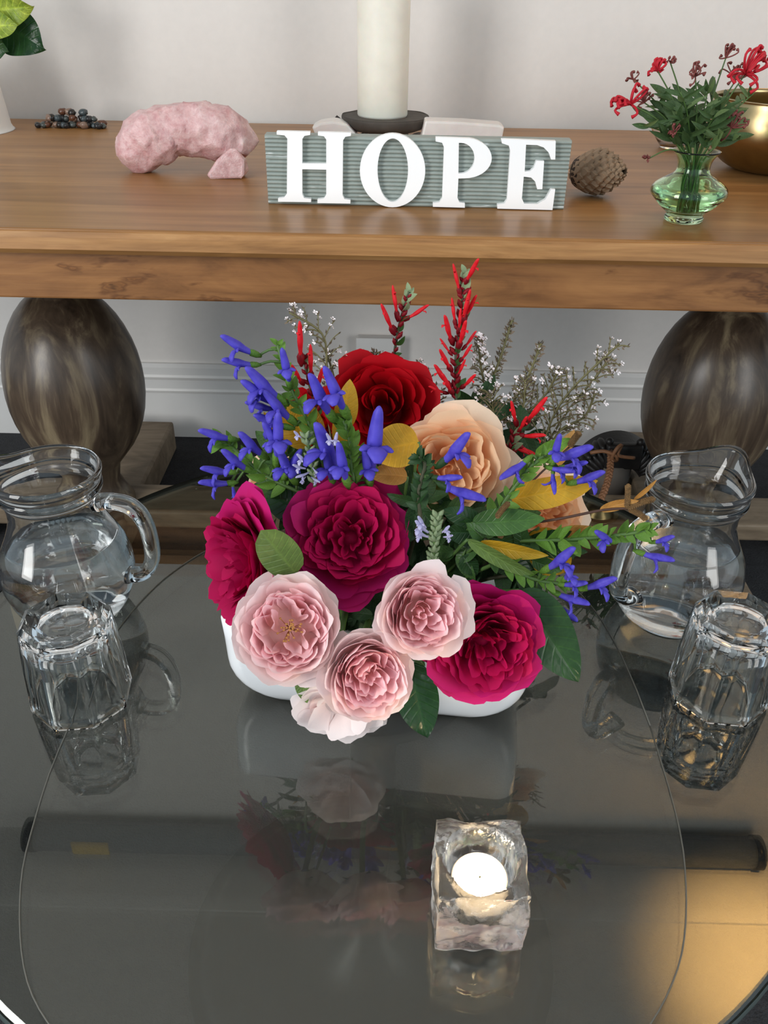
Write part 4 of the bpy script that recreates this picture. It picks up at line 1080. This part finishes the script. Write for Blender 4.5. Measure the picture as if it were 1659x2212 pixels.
CG = mk_mesh('calyx', calyx_vf, M['lime']); CR = mk_mesh('calyx', calyx_vf, M['bud']); CS = mk_mesh('calyx', calyx_vf, M['sage']); CD = mk_mesh('calyx', calyx_vf, M['dark'])
BR = {m: mk_mesh('bract', leaf_vf(1, 0.55, 0, 0.35, 0.3, 0, 'ovate'), M[m]) for m in ('lime', 'dark', 'sage', 'green')}
def put_floret(root, b, t, fm, cm, rr, lip=None, scale=1.0):
    d = t - b; L = d.length
    up = (-(RIGHT * lip[0] - UPV * lip[1]) if lip else UPV) + RIGHT * rr.uniform(-.35, .35) + (CAMP - b).normalized() * rr.uniform(-.3, .2)
    Mx = mat4(basis_z(d, up), b, L * scale)
    f = wlink('floret', fm, root, Mx)
    if cm: link('calyx', cm, f)
    return f
def salvia(label, stem, florets, seed, bract='lime', calyx=None, nb=9, bl=30, ds=0.0):
    rr = random.Random(seed)
    P_ = [at(*s) for s in stem]
    r0 = root_pt(P_[0])
    t = thing('salvia_stem', label, 'flower', r0)
    lower = to_root(P_[0])[::-1]
    up = spl(P_, 6)
    wobj('stem', tube(lower[:-1] + up, 0.0017, 6), M['stem'] if bract != 'dark' else M['stem_dark'], t)
    for b in florets:
        Yb = b[4] if len(b) > 4 else min(up, key=lambda q: (q - at(b[0], b[1], q.y)).length).y
        bp = at(b[0], b[1], Yb)
        tp = at(b[2], b[3], Yb - 0.012)
        near = min(up, key=lambda q: (q - bp).length)
        put_floret(t, bp, tp, FB, calyx or CG, rr, b[5] if len(b) > 5 else None, 1.12)
        if (near - bp).length > 0.004:
            wobj('flower_stalk', tube(spl([near, (near + bp) / 2 + Vector((0, 0, .002)), bp], 2), 0.0011, 5), M['stem'], t)
    for k in range(nb):
        f = (len(up) - 1) * (0.15 + 0.85 * k / max(1, nb - 1)); j = min(int(f), len(up) - 2); p = up[j].lerp(up[j + 1], f - j)
        d = (up[j + 1] - up[j]).normalized()
        for s in (-1, 1):
            side = d.cross((CAMP - p).normalized()).normalized() * s
            ld = (d * rr.uniform(.5, 1.1) + side * rr.uniform(.5, 1) + (CAMP - p).normalized() * rr.uniform(-.2, .6)).normalized()
            L = bl * mpp(p) * rr.uniform(.75, 1.25) * (1.1 - 0.35 * k / nb)
            wlink('bract', BR[bract], t, leaf_M(p, p + ld, rr.uniform(-.9, .9)) @ Matrix.Scale(L, 4))
    return t
salvia('violet salvia stem reaching highest beside scarlet florets', [(695, 990, .60), (662, 905, .61), (625, 830, .62), (600, 745, .63)],
       [(560, 768, 484, 738), (560, 788, 488, 786), (628, 838, 612, 768), (618, 872, 535, 812), (612, 880, 528, 838), (606, 886, 538, 878), (640, 915, 572, 860), (632, 925, 556, 908)], 21, nb=12, bl=32)
salvia('violet salvia stem with two upright florets before the half hidden red rose', [(765, 1000, .59), (752, 940, .60), (742, 905, .605)],
       [(724, 910, 668, 828), (752, 902, 706, 812)], 22, nb=7, bl=34)
salvia('violet salvia stem with florets crowding above the large crimson rose', [(768, 1055, .575), (760, 1010, .58), (755, 975, .585)],
       [(742, 1025, 678, 936), (722, 1048, 700, 985), (752, 1050, 730, 975, .565), (797, 1040, 818, 908), (800, 1050, 790, 985)], 23, nb=6, bl=34)
salvia('violet salvia stem spreading sideways above crimson rose in profile', [(650, 1065, .58), (570, 1025, .59), (500, 965, .60), (478, 955, .60)],
       [(512, 950, 436, 940), (512, 1020, 441, 1020), (510, 1042, 438, 1050), (500, 1040, 510, 1085), (615, 985, 572, 928), (578, 990, 518, 948), (598, 1005, 602, 912), (612, 1035, 645, 985), (545, 1020, 482, 985), (640, 1045, 600, 985)], 24, nb=12, bl=36)
salvia('dark leaved violet salvia stem across the large peach rose', [(908, 1120, .545), (905, 1060, .548), (918, 1005, .55), (905, 985, .55)],
       [(945, 1008, 1012, 953), (930, 1030, 990, 1038), (945, 1042, 1034, 1086)], 25, 'dark', CD, nb=12, bl=32)
salvia('violet salvia stem arching before large yellow serrated leaf', [(1040, 1160, .545), (1085, 1090, .550), (1140, 1015, .556), (1175, 985, .56)],
       [(1148, 985, 1092, 1036), (1180, 995, 1272, 978), (1178, 1008, 1236, 1024), (1205, 1010, 1262, 1006), (1192, 1005, 1208, 952), (1228, 1045, 1300, 1030), (1195, 1010, 1192, 1062)], 26, nb=11, bl=32)
salvia('long violet salvia stem lying in front of catkin side jug', [(1120, 1168, .545), (1220, 1166, .54), (1320, 1158, .535), (1400, 1146, .53)],
       [(1405, 1172, 1452, 1166), (1372, 1190, 1446, 1216), (1330, 1172, 1290, 1158)], 27, nb=13, bl=40)
salvia('low violet salvia stem above big serrated leaf beside jug', [(1075, 1215, .53), (1150, 1250, .52), (1215, 1262, .515)],
       [(1170, 1235, 1238, 1198), (1205, 1262, 1262, 1266), (1250, 1272, 1326, 1260), (1190, 1276, 1262, 1310), (1178, 1290, 1235, 1342), (1148, 1320, 1184, 1366), (1215, 1255, 1240, 1232)], 28, nb=7, bl=30)

def sage(label, stem, florets, seed, nbud=16, greentip=True):
    rr = random.Random(seed)
    P_ = [at(*s) for s in stem]; r0 = root_pt(P_[0])
    t = thing('scarlet_sage', label, 'flower', r0)
    up = spl(P_, 7)
    wobj('stem', tube(to_root(P_[0])[::-1][:-1] + up, 0.0013, 6), M['stem_dark'], t)
    for b in florets:
        bp0 = at(b[0], b[1], P_[0].y); near = min(up, key=lambda q: (q - at(b[0], b[1], q.y)).length)
        bp = at(b[0], b[1], near.y); tp = at(b[2], b[3], near.y - rr.uniform(0, .02))
        put_floret(t, near.lerp(bp, 0.7), tp, FR, CR, rr)
    for k in range(nbud):
        f = (len(up) - 1) * (0.05 + 0.9 * k / nbud); j = min(int(f), len(up) - 2); p = up[j].lerp(up[j + 1], f - j)
        d = (up[j + 1] - up[j]).normalized(); side = d.cross((CAMP - p).normalized()).normalized() * (1 if k % 2 else -1)
        ld = d * 0.8 + side * rr.uniform(.3, 1) + (CAMP - p).normalized() * rr.uniform(0, .7)
        wlink('bud', CR, t, mat4(basis_z(ld, UPV), p, rr.uniform(.017, .026)))
        if k % 2 == 0: wlink('bract', BR['sage'] if k > nbud * .6 else BR['green'], t, leaf_M(p, p + ld - side * 1.2, rr.uniform(-1, 1)) @ Matrix.Scale(rr.uniform(.008, .013), 4))
    if greentip:
        p = up[-1]; d = (up[-1] - up[-3]).normalized()
        for k in range(6):
            q = p - d * 0.003 * k
            ld = d + RIGHT * (0.5 if k % 2 else -.5)
            wlink('bract', BR['sage'], t, leaf_M(q, q + ld, rr.uniform(-.5, .5)) @ Matrix.Scale(.008, 4))
    return t
sage('scarlet sage spike rising straight above the highest red rose', [(846, 800, .705), (862, 705, .708), (884, 630, .71)],
     [(856, 690, 850, 618), (848, 722, 824, 662), (872, 692, 928, 664)], 31, 14)
sage('tall scarlet sage spike, fullest and highest of the bouquet', [(985, 870, .66), (985, 770, .675), (998, 660, .69), (1005, 590, .70)],
     [(992, 640, 979, 572), (1000, 615, 1036, 566), (982, 705, 974, 646), (1000, 700, 1014, 630), (1002, 690, 1034, 642), (988, 720, 1000, 668), (975, 745, 956, 688), (972, 765, 950, 734), (990, 750, 1010, 700),
      (1004, 755, 1032, 718), (996, 780, 1022, 748), (972, 800, 950, 762), (968, 835, 936, 795), (1000, 840, 1028, 815), (985, 815, 1008, 780), (975, 850, 955, 815), (960, 850, 925, 840)], 32, 24)
sage('scarlet sage with two lone upright florets beside white sprig', [(690, 900, .645), (668, 830, .65), (655, 765, .655)],
     [(647, 785, 645, 700), (676, 822, 668, 748), (650, 830, 630, 795), (680, 850, 700, 800), (665, 880, 640, 850)], 33, 12, False)
sage('short scarlet sage cluster beside the large peach rose', [(1085, 1040, .62), (1100, 985, .63), (1115, 925, .64)],
     [(1118, 918, 1102, 872), (1135, 915, 1182, 866), (1120, 940, 1178, 948), (1115, 955, 1170, 1000), (1090, 965, 1050, 932), (1095, 990, 1105, 1060), (1085, 985, 1058, 950), (1100, 1000, 1085, 1060), (1120, 935, 1140, 905), (1100, 960, 1140, 985)], 34, 16, False)

# ------------------------------------------------------------------ tiny flowered sprigs
def sprig(label, stem, nb, bl, white, seed, lilac=False):
    rr = random.Random(seed)
    P_ = [at(*s) for s in stem]; r0 = root_pt(P_[0])
    t = thing('white_sprig', label, 'flower', r0)
    up = spl(P_, 6)
    wobj('stem', tube(to_root(P_[0])[::-1][:-1] + up, 0.0010, 5), M['stem_sprig'], t)
    br, lf, bs = [], [], []
    def leaflet(p, d, L):
        s = d.orthogonal().normalized() * L * 0.22
        lf.append(([p, p + d * L * .5 + s, p + d * L, p + d * L * .5 - s], [(0, 1, 2, 3)]))
    def blossom(p, n, r):
        a = n.orthogonal().normalized(); b = n.cross(a)
        for k in range(4):
            an = k * PI / 2 + rr.random(); d = a * math.cos(an) + b * math.sin(an); e = a * math.cos(an + 1) + b * math.sin(an + 1)
            bs.append(([p, p + d * r + n * r * .3, p + (d + e) * r * .62 + n * r * .4, p + e * r * .8 + n * r * .3], [(0, 1, 2, 3)]))
    for k in range(nb):
        f = (len(up) - 1) * (0.12 + 0.86 * k / nb); j = min(int(f), len(up) - 2); p = up[j].lerp(up[j + 1], f - j)
        d = (up[j + 1] - up[j]).normalized()
        side = d.cross((CAMP - p).normalized()).normalized() * (1 if k % 2 else -1)
        L = bl * mpp(p) * rr.uniform(.6, 1.2) * (1.15 - 0.8 * k / nb)
        bd = (d * .8 + side * rr.uniform(.5, 1.0) + (CAMP - p).normalized() * rr.uniform(-.6, .6)).normalized()
        e = p + bd * L
        pts = spl([p, p + bd * L * .5 + Vector((0, 0, .002)), e], 3)
        br.append(tube(pts, 0.0006, 4))
        n = max(3, int(L / 0.0058))
        for m in range(n):
            q = pts[0].lerp(e, (m + .6) / n)
            for s in (-1, 1):
                o = (bd + bd.orthogonal().normalized() * s * rr.uniform(.5, 1.2) + UPV * rr.uniform(-.4, .8)).normalized()
                leaflet(q, o, rr.uniform(.003, .0052))
                if rr.random() < white * 0.6 * (0.3 + 0.8 * m / n): blossom(q + o * .0035, (CAMP - q).normalized() + o, rr.uniform(.0013, .0021))
    for m in range(10):
        q = up[-1].lerp(up[-4], m / 10); d = (up[-1] - up[-4]).normalized()
        leaflet(q, (d + RIGHT * rr.uniform(-1, 1) + UPV * .3).normalized(), .004)
        if rr.random() < white: blossom(q + UPV * .002, (CAMP - q).normalized() + UPV, .0017)
    wobj('branches', join(*br), M['stem_sprig'], t); t.children[-1]['kind'] = 'stuff'
    o = wobj('leaflets', join(*lf), M['leaflet'], t); o['kind'] = 'stuff'
    if bs:
        o = wobj('blossoms', join(*bs), M['lilac'] if lilac else M['white_blossom'], t); o['kind'] = 'stuff'
    return t
sprig('white flowered sprig behind the two lone scarlet florets', [(705, 880, .68), (706, 790, .685), (695, 720, .69), (625, 675, .69)], 16, 62, .8, 41)
sprig('white flowered sprig drooping beside the half hidden red rose', [(720, 880, .68), (722, 820, .685), (705, 760, .69)], 8, 42, .5, 42)
sprig('short white flowered sprig peeping between highest red rose and wall box', [(800, 830, .69), (795, 790, .69), (815, 762, .69)], 8, 36, .5, 43)
sprig('dense lilac white sprig beside the tallest scarlet spike', [(1060, 870, .68), (1040, 800, .685), (1034, 728, .69)], 18, 30, .8, 44)
sprig('thin bare green sprig, straight and flowerless', [(1050, 850, .69), (1080, 775, .69), (1106, 692, .695)], 22, 15, .0, 45)
sprig('dark budded sprig leaning from behind the peach rose', [(1095, 890, .68), (1140, 815, .685), (1168, 742, .69)], 20, 20, .08, 46)
sprig('wide branching white tipped sprig arching towards the wooden leg', [(1165, 985, .66), (1195, 900, .665), (1240, 835, .67), (1338, 742, .675)], 22, 72, .5, 47)
sprig('side branching sprig with few white tips below the wide arching sprig', [(1170, 1000, .655), (1210, 930, .66), (1262, 900, .665), (1285, 850, .665)], 16, 50, .35, 48)
sprig('bushy white dotted sprig between peach rose and scarlet cluster', [(1060, 960, .66), (1065, 890, .665), (1060, 850, .67)], 18, 60, .55, 49)
sprig('bushy brown budded sprig with white dots above scarlet cluster', [(1110, 960, .67), (1130, 880, .675), (1135, 820, .68)], 18, 60, .4, 50)
sprig('open brownish sprig with white specks below the wide arching sprig tip', [(1175, 970, .665), (1225, 890, .67), (1290, 810, .675), (1312, 780, .675)], 16, 58, .45, 52)
sprig('loose twiggy brownish sprig close above the scarlet cluster', [(1120, 910, .675), (1180, 850, .68), (1205, 800, .68)], 16, 52, .35, 53)
sprig('small white sprig between tallest scarlet spike and highest red rose', [(940, 900, .68), (930, 840, .685), (900, 790, .69)], 14, 40, .45, 51)

# ------------------------------------------------------------------ pale sage mint and rosemary spikes
def mint(label, stem, florets, seed, nb):
    rr = random.Random(seed); P_ = [at(*s) for s in stem]
    t = thing('mint_spike', label, 'flower', root_pt(P_[0])); up = spl(P_, 6)
    wobj('stem', tube(to_root(P_[0])[::-1][:-1] + up, 0.0014, 6), M['stem'], t)
    for k in range(nb):
        f = (len(up) - 1) * (0.1 + 0.9 * k / nb); j = min(int(f), len(up) - 2); p = up[j].lerp(up[j + 1], f - j)
        for s in range(4):
            a = s * PI / 2 + k; ld = (UPV * .8 + RIGHT * math.cos(a) * 1.1 + (CAMP - p).normalized() * math.sin(a)).normalized()
            wlink('calyx', CS, t, mat4(basis_z(ld, UPV), p, rr.uniform(.016, .024)))
    for b in florets:
        put_floret(t, at(b[0], b[1], P_[0].y - .004), at(b[2], b[3], P_[0].y - .012), FL, None, rr, None, 1.0)
mint('pale sage green spike with lilac florets above the large crimson rose', [(680, 1050, .57), (672, 990, .575), (660, 935, .58)],
     [(665, 1000, 640, 985), (660, 1012, 632, 1008), (668, 1020, 640, 1035), (675, 1010, 690, 1030), (660, 1030, 648, 1045), (672, 1030, 690, 1045), (650, 945, 635, 935), (720, 960, 705, 940), (722, 962, 728, 938)], 61, 7)
mint('pale green mint spike between the large crimson and peach roses', [(935, 1235, .535), (938, 1170, .54), (945, 1110, .545)],
     [(925, 1150, 895, 1130), (925, 1160, 895, 1150), (955, 1150, 972, 1140), (958, 1160, 978, 1160), (920, 1140, 902, 1120)], 62, 11)

# ------------------------------------------------------------------ single leaves and leafy stems
def single(name, label, cat, b, t, wpx, mat, tilt=0, serr=0, fold=.2, curl=.15, wave=0, shape='ovate'):
    bp, tp = at(*b), at(*t)
    th = thing(name, label, cat, root_pt(bp))
    put_leaf(th, bp, tp, wpx, mat, tilt, 'blade', serr, fold, curl, wave, shape)
    wobj('stalk', tube(to_root(bp)[::-1], 0.0013, 6), M['stem'], th)
single('yellow_leaf', 'upright pointed yellow leaf against the highest red rose', 'leaf', (738, 930, .612), (758, 822, .615), 46, 'yellow', .3, .09)
single('yellow_leaf', 'yellow leaf behind violet salvia under the half hidden red rose', 'leaf', (760, 985, .61), (728, 890, .612), 50, 'yellow', -.3, .05)
single('yellow_leaf', 'narrow yellow leaf nearest the dark carved leg', 'leaf', (612, 985, .62), (574, 890, .625), 34, 'yellow', .5, .05)
single('yellow_leaf', 'broad yellow leaf behind the highest reaching violet salvia', 'leaf', (668, 965, .62), (612, 868, .625), 70, 'yellow', .1, .05)
single('yellow_leaf', 'small yellow leaf beside the white flowered sprig', 'leaf', (690, 950, .625), (655, 862, .63), 44, 'yellow', -.2, .05)
single('yellow_leaf', 'large flat yellow serrated leaf beside the large peach rose', 'leaf', (905, 955, .578), (795, 975, .572), 86, 'yellow', .2, .08, .1)
single('yellow_leaf', 'folded amber leaf under the flat yellow leaf beside peach rose', 'leaf', (880, 1030, .572), (795, 1022, .57), 50, 'amber', .5, .04)
single('yellow_leaf', 'large yellow serrated leaf under the arching violet salvia', 'leaf', (1104, 1078, .565), (1292, 1042, .558), 62, 'yellow', .25, .07, .2)
single('yellow_leaf', 'yellow leaf standing upright above peach rose on edge', 'leaf', (1190, 1010, .62), (1242, 930, .625), 34, 'amber', .3, .04)
single('yellow_leaf', 'round brown spotted yellow leaf behind low violet salvia', 'leaf', (1165, 1140, .566), (1205, 1245, .55), 92, 'yellow', .3, .04, .15, .15, 0, 'round')
single('yellow_leaf', 'long amber yellow leaf above the long violet salvia stem', 'leaf', (1205, 1148, .55), (1316, 1152, .545), 34, 'amber', .4, .05)
single('yellow_leaf', 'slender folded yellow leaf above the long drooping green leaf', 'leaf', (1035, 1172, .535), (1186, 1206, .53), 36, 'yellow', .5, .05, .35)
single('rose_leaf', 'glossy dark rose leaf hanging over the trough front', 'leaf', (884, 1430, .505), (922, 1596, .472), 92, 'gloss', .1, .03, .25, .1, .2)
single('rose_leaf', 'narrow folded rose leaf beside the glossy hanging leaf', 'leaf', (890, 1425, .51), (874, 1514, .492), 40, 'olive', .9, .03, .3)
single('rose_leaf', 'rounded olive green rose leaf between crimson roses', 'leaf', (640, 1240, .492), (566, 1150, .478), 84, 'olive', -.1, 0, .15, .1, 0, 'round')
single('rose_leaf', 'small curled rose leaf below the open pink rose', 'leaf', (648, 1462, .50), (662, 1520, .488), 30, 'olive', .4, .03)
single('rose_leaf', 'small dark rose leaf tip under crimson rose in profile', 'leaf', (560, 1280, .54), (520, 1302, .53), 34, 'dark', .2, 0)
single('big_leaf', 'big serrated dark green leaf drooping beside low salvia', 'leaf', (1120, 1275, .515), (1252, 1474, .47), 112, 'dark', -.1, .03, .12, .12, .1)
single('long_leaf', 'long drooping mid green leaf under the slender yellow leaf', 'leaf', (1010, 1165, .535), (1164, 1258, .515), 34, 'olive', .5, .03, .3, .2)
single('long_leaf', 'pointed mid green leaf below the arching violet salvia', 'leaf', (1020, 1130, .545), (1176, 1122, .535), 58, 'green', .1, .02, .25, .2)
single('long_leaf', 'bright green leaf above the arching violet salvia', 'leaf', (1155, 985, .60), (1236, 948, .60), 36, 'lime', .2, 0)
single('dark_leaf', 'bluish dark rounded leaf behind the large crimson rose', 'leaf', (690, 1120, .575), (575, 1062, .585), 84, 'dark', .1, 0, .15, .1, 0, 'round')
single('dark_leaf', 'dark leaf behind crimson rose in profile and salvia', 'leaf', (640, 1080, .59), (545, 1045, .60), 60, 'green', .2, .03)
def leaf_set(label, leaves, name='leafy_stem'):
    bp = [at(*l[0]) for l in leaves]; c = sum(bp, Vector()) / len(bp); c.y += 0.012
    t = thing(name, label, 'leaves', root_pt(c))
    wobj('stem', tube(to_root(c)[::-1], 0.0016, 6), M['stem_dark'], t)
    for q, (b, e, w, m, tl_) in zip(bp, leaves):
        put_leaf(t, q, at(*e), w, m, tl_, 'leaf', .02, .2, .15, .1)
        wobj('leaf_stalk', tube([c, q], 0.0009, 5), M['stem'], t)
leaf_set('broad dark leaves under the large peach rose beside mint spike', [((1040, 1130, .552), (955, 1102, .55), 44, 'dark', .2), ((1050, 1150, .548), (962, 1150, .545), 62, 'dark', -.3), ((1030, 1170, .545), (985, 1215, .54), 46, 'green', .4), ((1000, 1200, .54), (1030, 1245, .535), 40, 'dark', .1)])
leaf_set('broad dark leaves under the catkin twig above the crimson drooping rose', [((1040, 1150, .546), (1124, 1185, .54), 50, 'dark', .2), ((1105, 1170, .545), (1170, 1200, .54), 54, 'green', -.2), ((1130, 1200, .545), (1122, 1118, .543), 34, 'dark', .2), ((1080, 1195, .54), (1150, 1240, .533), 46, 'dark', -.4), ((1060, 1180, .542), (1010, 1130, .54), 44, 'green', .5)])
leaf_set('dark serrated leaves behind the long violet salvia stem', [((1130, 1180, .55), (1235, 1150, .545), 42, 'dark', .3), ((1160, 1190, .55), (1270, 1190, .545), 36, 'dark', -.3), ((1150, 1210, .545), (1215, 1235, .54), 34, 'green', .2)])
fill = [  # centre of a leafy stem, leaf size, material, label detail
    (780, 1310, .545, 'dark', 'in the gap under the large crimson rose'), (900, 1230, .555, 'dark', 'between large crimson and pale pink roses'), (1005, 1130, .558, 'dark', 'under the large peach rose'),
    (1090, 1200, .55, 'dark', 'behind the drooping crimson rose'), (1140, 1222, .56, 'green', 'beside the round spotted yellow leaf'), (640, 1080, .592, 'dark', 'behind violet salvia and crimson roses'),
    (700, 1000, .62, 'dark', 'under the half hidden red rose'), (900, 1085, .562, 'dark', 'under violet salvia on the peach rose'), (1030, 890, .665, 'dark', 'under the tallest scarlet spike'), (1130, 940, .66, 'dark', 'behind the scarlet cluster'),
    (620, 990, .62, 'green', 'behind the sideways violet salvia'), (880, 1380, .498, 'dark', 'between pink roses over the rim'), (1000, 1290, .54, 'dark', 'behind drooping crimson rose and pink rose'), (1080, 1130, .57, 'green', 'beside the catkin twig'),
    (1050, 1165, .54, 'green', 'under the pointed mid green leaf'), (985, 1190, .545, 'green', 'beside the pale green mint spike'), (1120, 1240, .54, 'dark', 'under the low violet salvia'), (960, 1120, .555, 'green', 'below florets on the large peach rose'), (1200, 1140, .668, 'dark', 'behind the peach rose on edge'), (820, 1330, .518, 'dark', 'among the three pink roses')]
LFM = {m: [(lambda vf: mk_mesh('leaf', vf, M[m], cols=leaf_cols(vf)))(leaf_vf(1, w, .025, .25, c, .15, 'ovate', s)) for s, (w, c) in enumerate(((.5, .15), (.42, .3), (.58, .1)))] for m in ('dark', 'green')}
for i, (x, y, Y, m, ds) in enumerate(fill):
    rr = random.Random(300 + i); c = at(x, y, Y)
    t = thing('leafy_stem', 'dark leafy stem ' + ds if m == 'dark' else 'mid green leafy stem ' + ds, 'leaves', root_pt(c))
    wobj('stem', tube(to_root(c)[::-1], 0.0016, 6), M['stem_dark'], t)
    for k in range(9):
        a = 2 * PI * (k + rr.random() * .7) / 9; L = rr.uniform(55, 85) * mpp(c)
        ld = (RIGHT * math.cos(a) + UPV * math.sin(a) + (CAMP - c).normalized() * rr.uniform(-.5, .25)).normalized()
        p = c + ld * rr.uniform(0, .006) - (CAMP - c).normalized() * rr.uniform(0, .02)
        wlink('leaf', LFM[m][k % 3], t, leaf_M(p, p + ld * L, rr.uniform(-.6, .6)) @ Matrix.Scale(L, 4))

# ------------------------------------------------------------------ catkin twigs
def catkin(root, b, t, rpx):
    rr = random.Random(int(b[0] * 7 + b[1])); bp, tp = at(*b), at(*t); k = mpp(bp) * rpx; n = 30; seg = 10
    pts = [bp.lerp(tp, q / (n - 1)) + Vector((0, 0, .0012 * math.sin(q / n * 3))) for q in range(n)]
    V, Fc = tube(pts, [k * min(1, .45 + q * .2, (n - q) * .28) for q in range(n)], seg)
    out = []
    for i, v in enumerate(V):
        q, s = divmod(i, seg); c = pts[min(q, n - 1)]
        out.append(c + (v - c) * (1 + (0.22 if (q + s) % 2 else -0.12)))
    wobj('catkin', (out, Fc), M['catkin'], root, False)
tw = thing('catkin_twig', 'thin dark birch twig with brown catkins reaching over the jug', 'twig', root_pt(at(1060, 1142, .56)))
tp_ = [at(1060, 1142, .56), at(1200, 1122, .545), at(1300, 1102, .54), at(1356, 1098, .535)]
wobj('twig', tube(to_root(tp_[0])[::-1][:-1] + spl(tp_, 6), 0.0011, 6), M['stem_brown'], tw)
catkin(tw, (1354, 1098, .535), (1357, 1046, .535), 6); catkin(tw, (1355, 1098, .535), (1416, 1078, .53), 6.5); catkin(tw, (1358, 1099, .535), (1398, 1124, .53), 6)
catkin(tw, (1066, 1132, .545), (1084, 1164, .54), 6); catkin(tw, (1100, 1085, .538), (1072, 1120, .534), 6); catkin(tw, (1230, 965, .60), (1254, 934, .60), 7)
b_, t_ = at(1296, 1102, .54), at(1380, 1076, .535)
put_leaf(tw, b_, t_, 24, 'amber', .5, 'dry_leaf', .04, .2, -.25)
put_leaf(tw, t_ - (t_ - b_) * .12, at(1420, 1038, .53), 12, 'amber', .7, 'dry_leaf', .04, .2, .1)
wobj('twig', tube(spl([tp_[0], at(1085, 1110, .545), at(1100, 1085, .538)], 3), 0.0009, 5), M['stem_brown'], tw)
wobj('twig', tube(spl([at(1060, 1142, .56), at(1150, 1040, .59), at(1230, 966, .60)], 4), 0.0009, 5), M['stem_brown'], tw)
